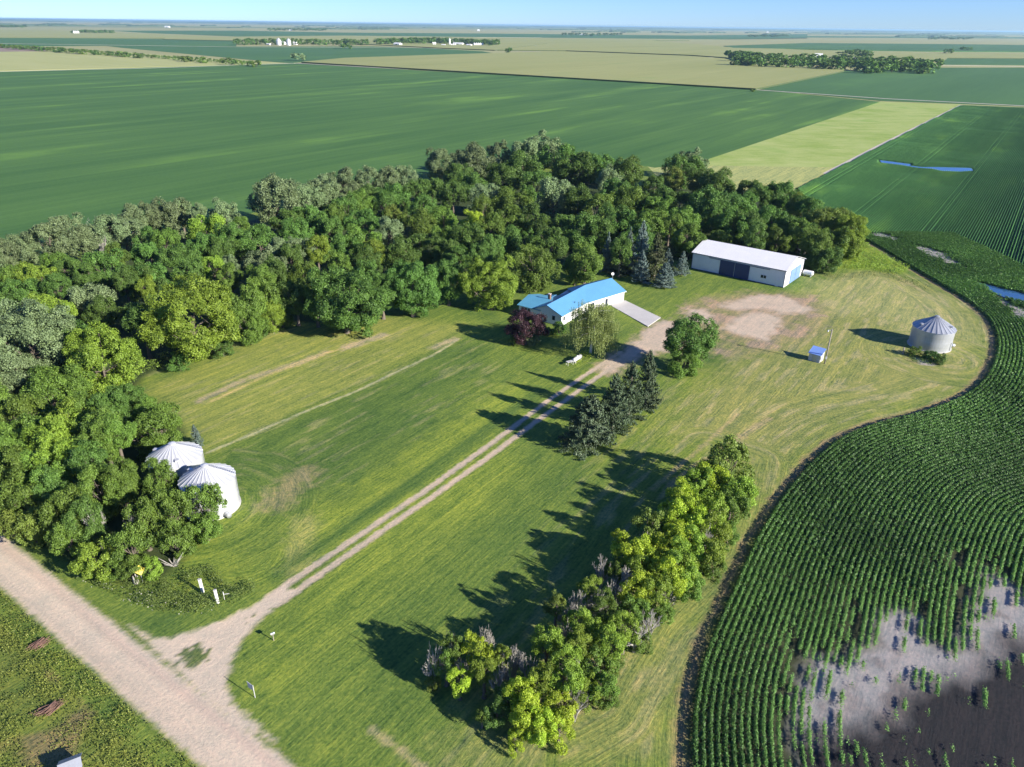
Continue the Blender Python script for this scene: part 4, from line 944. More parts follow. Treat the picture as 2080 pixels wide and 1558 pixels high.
    for t_, wd in ((1.2, .7), (5.0, .55), (5.7, .55), (8.2, 1.0)):
        f = panel('window', M['white'], A1 + dF * t_, dF, nA, 1.65, wd + .14, 1.2); panel('pane', M['glass'], A1 + dF * t_, dF, nA, 1.65, wd, 1.05, .07, .04, f)
    dG_ = (A3 - A2) / np.linalg.norm(A3 - A2)
    f = panel('garage_door', M['white'], A3 - dG_ * 3.2, dG_, nG, 1.2, 4.9, 2.3, .05)
    for k in range(3): panel('groove', M['concrete'], A3 - dG_ * 3.2, dG_, nG, .6 + .55 * k, 4.7, .03, .09, .02, f)
    panel('door', M['glass'], A3 - dG_ * 6.8, dG_, nG, 1.05, .9, 2.0); 
    f = panel('window', M['white'], A2 + dG_ * 3.0, dG_, nG, 1.6, 1.5, 1.2); panel('pane', M['glass'], A2 + dG_ * 3.0, dG_, nG, 1.6, 1.3, 1.0, .07, .04, f)
    dW = -uA
    f = MB().box(Lc(A1 - nA * 2.2 + dW * .03, 1.7), (.06, .95, 1.25), R(55)).build('window', M['white'], root); MB().box(Lc(A1 - nA * 2.2 + dW * .08, 1.7), (.05, .8, 1.1), R(55)).build('pane', M['glass'], f)
    # side room towards the back left, roof ridge square to the house
    S1 = np.array([1.0, 173.6]); c0 = S1; wv = -nA; 
    a0 = c0; a1 = c0 + uA * 5.2; a2 = c0 + uA * 10.4; L_ = 7.0
    sr = MB(); slab(sr, [Lc(a0, e), Lc(a0 + nA * L_, e), Lc(a1 + nA * (L_ + 1.5), 4.05), Lc(a1, 4.05)], .12); slab(sr, [Lc(a1, 4.05), Lc(a1 + nA * (L_ + 1.5), 4.05), Lc(a2 + nA * L_, e), Lc(a2, e)], .12)
    frameobj('roof', sr, M['teal_roof'], root, R(-35))
    sw = MB(); q0 = a0 + uA * .4 + nA * .35; q1 = a2 - uA * .4 + nA * .35
    sw.prism([Lc(p_, 0)[:2] for p_ in (q0, q0 + nA * L_, q1 + nA * L_, q1)], 0, e - .1)
    gm = a1 + nA * .35
    sw.add([Lc(q0, e - .12), Lc(q1, e - .12), Lc(gm, 3.9), Lc(q0 + nA * .15, e - .12), Lc(q1 + nA * .15, e - .12), Lc(gm + nA * .15, 3.9)], [(0, 2, 1), (3, 4, 5), (0, 3, 5, 2), (1, 2, 5, 4)])
    sw.build('side_room_wall', M['white'], root)
    for k in range(3):
        p_ = q0 + nA * (1.2 + .95 * k)
        f = MB().box(Lc(p_ - uA * .03, 1.5), (.06, .85, 1.75), R(55)).build('window', M['white'], root); MB().box(Lc(p_ - uA * .08, 1.5), (.05, .72, 1.6), R(55)).build('pane', M['glass'], f)
    ch = MB().box(Lc((9.2, 174.6), 4.4), (.6, .6, 1.9), R(55)).build('chimney', M['brick'], root); MB().box(Lc((9.2, 174.6), 5.4), (.75, .75, .1), R(55)).build('cap', M['concrete'], ch)
    # rear porch roof
    pr = MB(); b0 = BL - uA * -6.5; slab(pr, [Lc(b0, e + .3), Lc(b0 + uA * 5.5, e + .3), Lc(b0 + uA * 5.5 - nA * 3.2, e - .4), Lc(b0 - nA * 3.2, e - .4)], .1); frameobj('porch_roof', pr, M['blue_roof'], root, R(55))
    pp = MB()
    for s_ in (.3, 2.7, 5.2): pp.cyl(Lc(b0 + uA * s_ - nA * 3.0, 0), Lc(b0 + uA * s_ - nA * 3.0, e - .5), .07, .07, 6)
    pp.build('porch_post', M['white'], root)
    vt = MB(); vt.cyl(Lc(FM - nA * 1.5 - uA * 3, 3.0), Lc(FM - nA * 1.5 - uA * 3, 3.9), .08, .08, 8); vt.build('vent_pipe', M['black'], root)
    sd_ = empty('satellite_dish', (28.8, 205.0, -.1)); tag(sd_, 'small white dish on a post behind the garage roof ridge', 'satellite dish')
house()
def dish_post():
    o = [q for q in bpy.data.objects if q.name.startswith('satellite_dish')][0]; p_ = G(1245, 556, 5.2); o.location = (p_[0], p_[1], -.1)
    MB().cyl((0, 0, 0), (0, 0, 5.2), .05, .05, 6).build('post', M['galv'], o)
    d = MB(); n = 16; V = [(0, 0, 0)] + [((.42) * math.cos(2 * math.pi * k / n), .42 * math.sin(2 * math.pi * k / n), .16) for k in range(n)]
    d.add(V, [(0, 1 + k, 1 + (k + 1) % n) for k in range(n)]); d.add([(v[0], v[1], v[2] - .03) for v in V], [(0, 1 + (k + 1) % n, 1 + k) for k in range(n)])
    o2 = d.build('dish', M['white'], o, True); o2.location = (0, -.1, 5.3); o2.rotation_euler = (R(70), 0, R(-10))
dish_post()
sl = PG('1248,625 1316,663 1342,645'); s4 = np.array([30.1, 185.3]); s1_ = np.array([25.0, 182.6])
tag(MB().prism([tuple(q) for q in (s1_, sl[1], sl[2], s4)], -0.12, 0.04).build('concrete_apron', M['concrete']), kind='structure')

# ------------------------------------------------------------------ grain bins
def grain_bin(c, r, h, hr_, mat, label, rot=0.0, ladder=True, dark_panels=False):
    root = empty('grain_bin', (c[0], c[1], -.1), rot); tag(root, label, 'grain bin', 'round steel grain bins')
    n = 64; rings = int(h / 0.14); V = []; F = []
    for i in range(rings * 2 + 1):
        z = h * i / (rings * 2); rr = r + (0.022 if i % 2 else 0.0) + (0.02 if (i // 16) % 2 else 0)
        for k in range(n): a = 2 * math.pi * k / n; V.append((rr * math.cos(a), rr * math.sin(a), z))
    for i in range(rings * 2):
        for k in range(n): F.append((i * n + k, i * n + (k + 1) % n, (i + 1) * n + (k + 1) % n, (i + 1) * n + k))
    me = bpy.data.meshes.new('wall'); me.from_pydata(V, [], F); me.polygons.foreach_set('use_smooth', [True] * len(F)); me.update(); link('wall', me, root, mat)
    m = 26; rb = MB(); er = r + .22; cr_ = .42; zt = h + hr_
    ribs = MB()
    for k in range(m):
        a0, a1 = 2 * math.pi * k / m, 2 * math.pi * (k + 1) / m; am = (a0 + a1) / 2
        def pt(a, rr, z): return (rr * math.cos(a), rr * math.sin(a), z)
        dzr = 0.10
        rb.add([pt(a0, er, h - .05), pt(am, er * .985, h - .07), pt(a1, er, h - .05), pt(a1, cr_, zt), pt(am, cr_, zt - .02), pt(a0, cr_, zt)], [(0, 1, 4, 5), (1, 2, 3, 4)])
        ribs.cyl(pt(a0, er, h), pt(a0, cr_, zt + .04), .032, .02, 4)
    rb.cyl((0, 0, h - .12), (0, 0, h - .02), r + .05, r + .05, 40)
    roof = rb.build('roof', mat, root); ribs.build('rib', mat, roof)
    cp = MB(); cp.cyl((0, 0, zt - .1), (0, 0, zt + .14), .5, .5, 16); cp.cyl((0, 0, zt + .14), (0, 0, zt + .3), .56, .12, 16); cp.build('cap', mat, root)
    if ladder:
        al = R(18); ld = MB()
        for k in range(14):
            f = (k + .7) / 15; rr = er * (1 - f) + cr_ * f; z = h + hr_ * f + .12
            ld.box((rr * math.cos(al), rr * math.sin(al), z + .04), (.05, .5, .12), al)
        for k in range(int(h / .35)): ld.box(((r + .12) * math.cos(al), (r + .12) * math.sin(al), .4 + k * .35), (.05, .42, .04), al)
        for s_ in (-.22, .22):
            x_ = (r + .12) * math.cos(al) - s_ * math.sin(al); y_ = (r + .12) * math.sin(al) + s_ * math.cos(al); ld.cyl((x_, y_, .1), (x_, y_, h), .025, .025, 4)
        ld.build('ladder', M['galv'], root)
    for aa in (R(-70), R(160)):
        hb = MB(); rr = er * .72; hb.box((rr * math.cos(aa), rr * math.sin(aa), h + hr_ * .36), (.7, .6, .22), aa); hb.build('roof_hatch', mat, root)
    ad = R(-75); MB().box(((r + .05) * math.cos(ad), (r + .05) * math.sin(ad), 1.2), (.12, .8, 1.9), ad).build('door', mat, root)
    MB().cyl((0, 0, -.05), (0, 0, .14), r + .25, r + .25, 48).build('foundation', M['concrete'], root)
    fan = MB(); af = R(-40); fan.cyl(((r + .1) * math.cos(af), (r + .1) * math.sin(af), .5), ((r + 1.0) * math.cos(af), (r + 1.0) * math.sin(af), .5), .38, .38, 14); fan.build('fan', M['galv'], root, True)
grain_bin((-45.2, 90.8), 3.85, 5.1, 2.1, M['galv_light'], 'bright galvanised grain bin nearest the road, half hidden by trees')
grain_bin((-52.6, 96.9), 3.95, 5.1, 2.1, M['galv_light'], 'bright galvanised grain bin tucked behind the nearer one by the wood', 0.2)
grain_bin((97.3, 157.2), 4.4, 4.7, 2.5, M['galv'], 'lone grey corrugated grain bin on the dry lawn near the curved crop', 0.5, True)

# ------------------------------------------------------------------ small building, poles, posts, signs
def small_shed():
    p = G(1664, 737); a = R(139); root = empty('pump_shed', (p[0], p[1], -.1), a)   # corner nearest camera-right; x to the left, -y back
    tag(root, 'tiny white shed with ribbed blue roof beside the utility pole', 'shed'); L, W, e, hh = 2.5, 2.3, 1.75, 2.5
    mb = MB(); mb.add([(0,0,0),(L,0,0),(L,0,e),(0,0,e),(0,-W,0),(L,-W,0),(L,-W,hh),(0,-W,hh)], [(0,3,2,1),(4,5,6,7),(0,4,7,3),(1,2,6,5)]); mb.build('wall', M['old_white'], root)
    rf = MB(); o = .2; dz = (hh - e) / W
    slab(rf, [(-o, o, e - o * dz + .08), (-o, -W - o, hh + o * dz + .08), (L + o, -W - o, hh + o * dz + .08), (L + o, o, e - o * dz + .08)][::-1], .07); rf.build('roof', M['blue_tin'], root)
    MB().box((1.2, .04, .85), (.8, .05, 1.5)).build('door', M['galv'], root)
small_shed()
def pole():
    p = G(1675, 738); root = empty('utility_pole', (p[0], p[1], -.1)); tag(root, 'tall weathered wooden utility pole beside the tiny blue-roofed shed', 'utility pole')
    MB().cyl((0, 0, 0), (.05, .0, 8.2), .16, .11, 10).build('pole', M['wood_pole'], root, True)
    MB().box((-.35, .1, 7.9), (.8, .1, .1)).build('lamp_arm', M['galv'], root); MB().cyl((-.75, .1, 7.6), (-.75, .1, 7.9), .2, .1, 10).build('lamp_head', M['galv'], root)
    MB().box((0.0, -.2, 1.5), (.35, .2, .6)).build('meter_box', M['galv'], root)
pole()
def propane():
    p = G(1172, 733); root = empty('propane_tank', (p[0], p[1], -.1), R(55)); tag(root, 'white horizontal propane tank on the lawn left of the driveway', 'tank')
    b = MB(); pr = [(-1.75, .03), (-1.68, .28), (-1.45, .46), (1.45, .46), (1.68, .28), (1.75, .03)]
    for (xa, ra), (xb, rb) in zip(pr[:-1], pr[1:]): b.cyl((xa, 0, .75), (xb, 0, .75), ra, rb, 18, False)
    b.build('tank_body', M['old_white'], root, True); MB().cyl((0, 0, 1.15), (0, 0, 1.36), .18, .18, 12).build('valve_dome', M['tank'], root, True)
    s = MB();
    for xx in (-1.1, 1.1): s.box((xx, 0, .16), (.2, .7, .34))
    s.build('cradle', M['concrete'], root)
    q = G(1157, 740); t = empty('garden_bench_table', (q[0], q[1], -.1), R(30)); tag(t, 'weathered white table left of the propane tank on the lawn', 'table')
    MB().box((0, 0, .8), (1.5, .9, .06)).build('tabletop', M['old_white'], t)
    for sx in (-.65, .65):
        for sy in (-.36, .36): MB().box((sx, sy, .39), (.07, .07, .77)).build('leg', M['old_white'], t)
    for k in range(2): 
        q = G(1162 + 2 * k, 731 - k); 
propane()
def wpost(base, h, wd, tilt, lab):
    p = G(*base); root = empty('concrete_post', (p[0], p[1], -.1)); tag(root, lab, 'post', 'white posts in the weeds')
    Mx = Matrix.Rotation(tilt, 3, 'Y') @ Matrix.Rotation(-.08, 3, 'X')
    o = MB().box((0, 0, h / 2), (wd, .22, h)).build('post', M['white'], root); o.rotation_euler = Mx.to_euler()
    c = MB().box((0, 0, h + .04), (wd + .06, .28, .08)).build('cap', M['concrete'], root); c.rotation_euler = Mx.to_euler()
wpost((412, 1202), 2.0, .34, -.08, 'thick white post in the weeds, farther of two near the driveway')
wpost((443, 1224), 2.0, .28, -.08, 'white post in the weeds, nearer the driveway of the two')
def small_cross():
    p = G(456, 1217); root = empty('marker_stake', (p[0], p[1], -.1)); tag(root, 'thin white stake with short side arm among the weeds right of the posts', 'stake')
    MB().cyl((0, 0, 0), (0, 0, 1.3), .04, .04, 6).build('stake', M['white'], root); MB().cyl((0, 0, .9), (.7, .1, .95), .03, .03, 6).build('arm', M['white'], root)
small_cross()
def yellow_sign():
    p = G(290, 1182); root = empty('road_sign', (p[0], p[1], -.1), R(20)); tag(root, 'yellow roadside sign half covered by leaves at the edge of the wood', 'sign')
    MB().cyl((0, 0, 0), (0, 0, 2.3), .04, .04, 6).build('post', M['galv'], root)
    o = MB().box((0, -.06, 0), (.95, .03, .95)).build('panel', M['yellow'], root); o.location = (0, 0, 2.05); o.rotation_euler = (R(-35), R(45), 0)
    q = G(277, 1183); s = empty('tree_stump', (q[0], q[1], -.1)); tag(s, 'pale split stump just left below the yellow sign', 'stump')
    mb = MB()
    for k in range(7): a = k * .9; mb.cyl((.22 * math.cos(a), .22 * math.sin(a), 0), (.3 * math.cos(a), .3 * math.sin(a), .7 + .35 * (k % 3)), .15, .07, 6)
    mb.build('wood', M['dead_wood'], s)
    q = G(353, 1150); s = empty('split_trunk', (q[0], q[1], -.1)); tag(s, 'pale forked bare trunk with dead twigs below the grain bins', 'dead tree')
    mb = MB(); rs = np.random.default_rng(3)
    for k in range(16):
        a = k * .8; L = rs.uniform(1.0, 2.6); e = Vector((math.cos(a) * L * .7, math.sin(a) * L * .7, L * rs.uniform(.3, 1.0))); mb.cyl((0, 0, .1), e * .5, .16 if k < 4 else .06, .08 if k < 4 else .04, 6); mb.cyl(e * .5, e, .06, .02, 5)
    mb.build('wood', M['dead_wood'], s)
yellow_sign()
def mailbox():
    p = G(556, 1300); root = empty('mailbox', (p[0], p[1], -.1), R(35)); tag(root, 'silver mailbox on a post beside the driveway bend', 'mailbox')
    MB().box((0, 0, .5), (.08, .08, 1.05)).build('post', M['wood_pole'], root)
    b = MB(); n = 8; prof = [(-.1, 0), (.1, 0)] + [(.1 * math.cos(t), .12 + .1 * math.sin(t)) for t in np.linspace(0, math.pi, n)]
    vs = [(-.25, y_, z_ + 1.05) for y_, z_ in prof] + [(.25, y_, z_ + 1.05) for y_, z_ in prof]; k = len(prof)
    b.add(vs, [tuple(range(k)), tuple(range(2 * k - 1, k - 1, -1))] + [(i, k + i, k + (i + 1) % k, (i + 1) % k) for i in range(k)]); b.build('box', M['galv'], root)
    MB().box((.05, -.16, 1.35), (.04, .02, .25)).build('flag', M['blue_tin'], root); MB().box((0, 0, 1.02), (.4, .22, .04)).build('shelf', M['wood_pole'], root)
    p = G(518, 1416); root = empty('yard_sign', (p[0], p[1], -.1), R(145)); tag(root, 'white hanging sale sign on a post where driveway meets gravel road', 'sign')
    MB().box((0, 0, .95), (.07, .07, 1.9)).build('post', M['old_white'], root); MB().box((.5, 0, 1.8), (1.1, .05, .05)).build('arm', M['old_white'], root)
    MB().box((.58, 0, 1.35), (.8, .03, .7)).build('panel', M['old_white'], root)
mailbox()
# old wellhead post and bushes by the right bin
p = G(1834, 718); o = empty('wooden_post', (p[0], p[1], -.1)); tag(o, 'short grey wooden post at the left end of the weedy island', 'post'); MB().box((0, 0, .7), (.28, .22, 1.5)).build('post', M['wood_pole'], o); MB().box((0, .05, 1.5), (.34, .28, .08)).build('cap', M['wood_pole'], o)
for k, (cx, cy, rp, hh, lab) in enumerate(((1886, 722, 11, 1.7, 'dark green bush left of three in the weedy island by the lone bin'), (1898, 726, 12, 1.8, 'dark green middle bush of the weedy island by the lone bin'), (1911, 731, 11, 1.6, 'dark green bush at the right tip of the weedy island'), (1858, 716, 11, 1.3, 'pale green weedy bush at the left of the island by the lone bin'))):
    p, rr = put(cx, cy, rp, hh, .5); tree(p[0], p[1], rr * 1.1, hh, 'D' if k < 3 else 'M', 'small', lab, 'bush', name='bush', zs=.9)
def hut():
    p = G(150, 1572); root = empty('small_hut', (p[0], p[1], -.1), R(30)); tag(root, 'grey peaked roof of a small hut in the weeds at the bottom edge', 'hut')
    MB().box((0, 0, .7), (1.5, 1.7, 1.4)).build('wall', M['old_white'], root)
    rf = MB(); slab(rf, [(-1, -1.1, 1.3), (1, -1.1, 1.3), (1, 0, 2.0), (-1, 0, 2.0)], .06); slab(rf, [(-1, 0, 2.0), (1, 0, 2.0), (1, 1.1, 1.3), (-1, 1.1, 1.3)], .06); rf.build('roof', M['galv'], root)
    MB().box((.78, 0, .7), (.05, .7, 1.2)).build('door', M['dark'], root)
hut()
def brush(base, rr, lab, k):
    p = G(*base); root = empty('brush_pile', (p[0], p[1], -.1)); tag(root, lab, 'brush pile'); mb = MB(); rs = np.random.default_rng(k)
    for i in range(60):
        a = rs.uniform(0, 6.28); d = rs.uniform(0, rr * .7); t = rs.uniform(-.4, .4) + 1.0; L = rs.uniform(.4, 1.0); x, y = d * math.cos(a), d * math.sin(a) * .6; z = .15 + .4 * (1 - d / rr) * rs.random()
        mb.cyl((x - L * math.cos(t), y - L * math.sin(t), z), (x + L * math.cos(t), y + L * math.sin(t), z + rs.uniform(-.1, .15)), .03, .02, 4)
    mb.build('twigs', M['pink_brush'], root)
brush((100, 1441), 1.6, 'reddish brown brush pile in the weeds across the road, lower one', 1)
brush((80, 1310), 1.3, 'brown heap of dry twigs in the weeds, upper one near left edge', 2)

# ------------------------------------------------------------------ near crop: leafy rows following the curved edge
def crop():
    x_0, x_1, y_0, y_1 = 14, 172, 30, 262
    # candidate points projected on the nearest row line
    dens = 11.0
    n = int((x_1 - x_0) * (y_1 - y_0) * dens); X = np.column_stack([rng.uniform(x_0, x_1, n), rng.uniform(y_0, y_1, n)])
    # visible area only (with margin)
    vis = (np.abs(X[:, 0]) < 0.72 * np.sqrt(X[:, 1] ** 2 + HC ** 2) + 14)
    X = X[vis & (X[:, 0] < 16 + 1.0 * X[:, 1])]
    ins = sdist(X, CROP_SIDE) < 0; X = X[ins]
    line = XE; d, Q, S = ldist(X, line)
    keep = (d < 36) | (X[:, 1] < 150); X, d, Q, S = X[keep], d[keep], Q[keep], S[keep]
    row = np.maximum(np.round((d - .35) / .76), 0) * .76 + .35; dirn = (X - Q) / (d[:, None] + 1e-9); X = Q + dirn * row[:, None]
    along = S
    # bare patches, thinned rows
    md_ = sdist(X, MUD); nzz = fnoise(along * .25 + row * 3.1, row * 1.7, 91, 2); pn = fnoise(X[:, 0] * .5, X[:, 1] * .5, 92, 3)
    keep = (md_ > -0.2 + (nzz - .5) * 3) | ((md_ > -9) & (nzz > .60 + .02 * -md_)) | (rng.random(len(X)) < 0.004 * (md_ > -40))
    keep |= (md_ < -0) & (np.linalg.norm(X - G(1888, 1388), axis=1) < 1.8) & (nzz > .4)
    keep &= (md_ > 6) | (nzz > .22 + (6 - np.maximum(md_, 0)) * .03) | (md_ < 0)
    for s_ in SILT2: ds = sdist(X, s_); keep &= (ds + (pn - .5) * 6 > 0) | (rng.random(len(X)) < .06)
    for pd in POND: keep &= sdist(X, pd) + (pn - .5) * 3 > 0
    DN = dirn[keep]; X, row, along, d, md_, nzz = X[keep], row[keep], along[keep], d[keep], md_[keep], nzz[keep]
    dist = np.sqrt((X ** 2).sum(1) + HC ** 2)
    small = np.clip((6 - md_) / 6, 0, 1) * (md_ < 6)
    vig = fnoise(X[:, 0] * .06, X[:, 1] * .06, 95, 2)
    out = []; parts = []
    for lo, hi, nlf, ls in ((0, 110, 13, .20), (110, 160, 8, .28), (160, 400, 5, .40)):
        m = (dist >= lo) & (dist < hi); k = m.sum()
        if k == 0: continue
        B_ = np.repeat(X[m], nlf, 0); sm = np.repeat(small[m], nlf); vg = np.repeat(vig[m], nlf); K = len(B_)
        hh = (.80 - .35 * sm) * (0.88 + .25 * vg)
        sig = .17 - .05 * sm
        sig = (.34 - .16 * np.clip((26 - np.repeat(md_[m], nlf)) / 20, 0, 1)) - .03 * sm
        dn = np.repeat(DN[m], nlf, 0); cx_ = rng.normal(size=K) * (sig - .02); off = dn * cx_[:, None] + np.column_stack([-dn[:, 1], dn[:, 0]]) * (rng.normal(size=K) * .3)[:, None]; rad = np.abs(cx_)
        z = hh * (1 - (rad / .42) ** 2 * .55) * rng.uniform(.72, 1.06, K)
        parts.append((np.column_stack([B_ + off, np.maximum(z, .05) - .1]), np.column_stack([dn * cx_[:, None] * 2.6, np.full(K, .9)]) + rng.normal(size=(K, 3)) * .35, ls * rng.uniform(.65, 1.25, K) * (1 - .2 * sm),
                      .42 + .5 * sm + (vg - .5) * .9 + np.repeat(rng.normal(size=k) * .18, nlf) + rng.normal(size=K) * .13))
    Pt = np.vstack([p[0] for p in parts]); Nn = np.vstack([p[1] for p in parts]); sz = np.concatenate([p[2] for p in parts]); tt = np.concatenate([p[3] for p in parts])
    me = leaf_mesh('soybean_crop', Pt, Nn, sz, tt)
    print('crop leaves', len(Pt))
    tag(link('soybean_crop', me, None, M['crop_leaf']), 'dark green soybean plants in dense curving rows around the lawn', 'crop', kind='stuff')
crop()
# ------------------------------------------------------------------ tall weeds and grass
def weeds(name, poly, dens, h, ls, mat, label, cat, clump=0.5, seed=0, band=None):
    lo, hi = poly.min(0), poly.max(0); n = int((hi - lo).prod() * dens); X = rng.uniform(lo, hi, (n, 2)); X = X[sdist(X, poly) < 0]
    nz = fnoise(X[:, 0] * clump, X[:, 1] * clump, seed + 200, 3); keep = nz > rng.uniform(.25, .6, len(X)); X = X[keep]; nz = nz[keep]
    X = X[sdist(X, ROAD) > .3] if band is None else X; nz = fnoise(X[:, 0] * clump, X[:, 1] * clump, seed + 200, 3); K = len(X)
    z = rng.random(K) ** .7 * h * (nz * 1.4 + .1)
    me = leaf_mesh(name, np.column_stack([X, z - .08]), rng.normal(size=(K, 3)) * .6 + (0, 0, .5), ls * rng.uniform(.5, 1.3, K), .35 + (nz - .5) * 1.2 + z / h * .3 + rng.normal(size=K) * .2)
    return tag(link(name, me, None, mat), label, cat, kind='stuff')
weeds('weeds', PG('130,1130 200,1170 290,1185 410,1160 440,1150 470,1200 520,1185 520,1205 460,1232 400,1248 330,1245 270,1225 190,1190'), 100, 1.1, .16, M['weed_leaf'], 'tangled tall weeds around the white posts below the roadside trees', 'weeds', seed=1)
weeds('flower_heads', PG('150,1170 260,1200 330,1215 400,1240 440,1235 430,1250 340,1252 250,1228 170,1190'), 5, 1.0, .16, M['flower'], 'pale flower heads along the road side of the weeds', 'flowers', seed=2)
RL_ = np.array([rl0 + (rl1 - rl0) * .55, rl1, rl1 + (-2, -30), G(-250, 1900), G(-500, 1300)])
weeds('rough_grass', RL_, 60, .5, .16, M['grass_leaf'], 'rough uncut grass and weeds across the gravel road', 'grass', clump=.35, seed=3)
weeds('wood_edge_undergrowth', PG('255,800 290,765 460,695 590,660 570,640 440,680 280,740 240,780'), 14, 1.4, .3, LEAF['M'], 'low green undergrowth along the lawn edge of the wood', 'undergrowth', seed=4)
weeds('tall_grass', TALLW, 12, 1.0, .32, LEAF['L'], 'bright tall grass at the right tip of the wood', 'grass', seed=5)
weeds('tall_grass', ISLE, 30, .7, .2, M['weed_leaf'], 'weedy tall grass ring beside the lone grain bin', 'grass', seed=6)
weeds('tall_grass', PG('1640,552 1700,560 1800,548 1870,575 1895,590 1880,592 1800,560 1700,568'), 8, .8, .25, M['weed_leaf'], 'fringe of uncut grass between dry lawn and crop above the lone bin', 'grass', seed=7)
weeds('tank_grass', PG('1168,745 1180,715 1200,712 1200,735'), 30, .6, .2, LEAF['Y'], 'uncut yellowish grass around the propane tank', 'grass', seed=8)
weeds('hedge_undergrowth', PG('880,1380 960,1330 1080,1340 1200,1230 1290,1110 1400,1010 1500,960 1520,1010 1480,1130 1340,1270 1250,1370 1150,1470 1060,1490 980,1420'), 9, 1.3, .28, LEAF['M'], 'low bushes and suckers under the foreground windbreak', 'undergrowth', seed=9)

# ------------------------------------------------------------------ far trees, hedges and farmsteads
fcount = {}
def far_tree(cx, cy, rp, h, kind, lab, grp, k=1.0):
    """cx, cy: photo position of the crown centre"""
    if grp: fcount[lab] = fcount.get(lab, -1) + 1; lab = f"{ordw(fcount[lab])} {lab}"
    h *= k; rp *= (k + 1) / 2; p = G(cx, cy, h * .55); d = math.hypot(p[0], p[1]); rr = rp * d / FPX
    o = tree(p[0], p[1], rr, h, kind, 'far', lab, 'tree', grp, name='distant_tree', zs=min(1.6, h * .5 / rr)); o.location.z = -.9; return o
rs = random.Random(5)
cop = []
for i in range(26): cop.append((1500 + i * 15.6 + rs.uniform(-4, 4), 121 + i * .55 + rs.uniform(-2, 2), rs.uniform(9, 14)))
for i in range(24): cop.append((1505 + i * 17 + rs.uniform(-4, 4), 114 + i * .5 + rs.uniform(-2, 2), rs.uniform(9, 13)))
cop += [(1482 + 9 * i, 109 + i * .6, 9) for i in range(7)] + [(1725, 108, 13), (1745, 106, 12), (1760, 110, 12), (1790, 134, 12), (1770, 135, 12), (1812, 131, 12), (1830, 127, 12)]
for q in sorted(cop): far_tree(q[0], q[1], q[2], 13, 'D', 'tree from the left in the long isolated copse beyond the corn field', 'trees of the long far copse', 1.45)
far_tree(1927, 103, 9, 16, 'D', 'lone leaning dark tree right of the far copse, left of two', None); far_tree(1963, 98, 10, 15, 'D', 'lone dark tree right of the far copse, right of two', None)
far_tree(605, 113, 13, 15, 'G', 'lone pale-trunked tree at the corner of the two big fields', None); far_tree(702, 92, 11, 16, 'D', 'lone dark tree in the far field below the left farmstead', None)
far_tree(1033, 101, 8, 14, 'D', 'lone tree at the road right of the white farmstead', None); far_tree(1529, 182, 5, 3.5, 'M', 'lone bush on the field track at the corn field corner', None)
hl = [(0 + i * 11.5 + rs.uniform(-3, 3), 93 + i * .78, rs.uniform(4, 9)) for i in range(46)]
for i, q in enumerate(hl): far_tree(q[0], q[1] - 1, q[2], q[2] * 1.1 + 2, 'D' if i % 3 else 'M', 'shrub from the left in the ragged far hedge line, upper left', 'shrubs of the far hedge line')
for i in range(34): 
    t = i / 33; far_tree(768 + 240 * t + rs.uniform(-3, 3), 83.5 - 3 * math.sin(3.1 * t) + rs.uniform(-1, 1) + 2 * t, rs.uniform(5, 8), 15, 'D', 'tree from the left behind the far white farmstead', 'trees behind the white farmstead', 1.4)
for i in range(30):
    t = i / 29; far_tree(478 + 265 * t + rs.uniform(-2, 2), 83 + 1.5 * t + rs.uniform(-1, 1), rs.uniform(4, 6.5), 13, 'D', 'tree from the left around the far farmstead with silver bins', 'trees around the left farmstead', 1.4)
for i in range(12): far_tree(150 + i * 7, 63.5 + rs.uniform(-.5, .5), 5, 16, 'D', 'tree from the left in the small far grove at upper left', 'trees of the upper left grove')
for i in range(10): far_tree(5 + i * 5, 53 + rs.uniform(-.5, .5), 4, 17, 'D', 'tree from the left in the far grove at the left frame edge', 'trees of the left edge grove')
for i in range(12): far_tree(548 + i * 10, 59 + rs.uniform(-.3, .6), 5, 20, 'D', 'tree from the left in the far grove above the silver bins', 'trees of the grove above the silver bins')
for i in range(9): far_tree(1525 + i * 9, 72 + rs.uniform(-.6, .6), 5, 18, 'D', 'tree from the left in the far grove above the long copse', 'trees of the grove above the copse')
for i in range(9): far_tree(1146 + i * 14, 69 + rs.uniform(-1, 1), 6, 18, 'D', 'tree from the left in the far grove at the upper middle', 'trees of the upper middle grove')
for i in range(10): far_tree(1890 + i * 9, 77 + rs.uniform(-.5, .5), 5, 16, 'D', 'tree from the left in the far grove at the upper right', 'trees of the upper right grove')
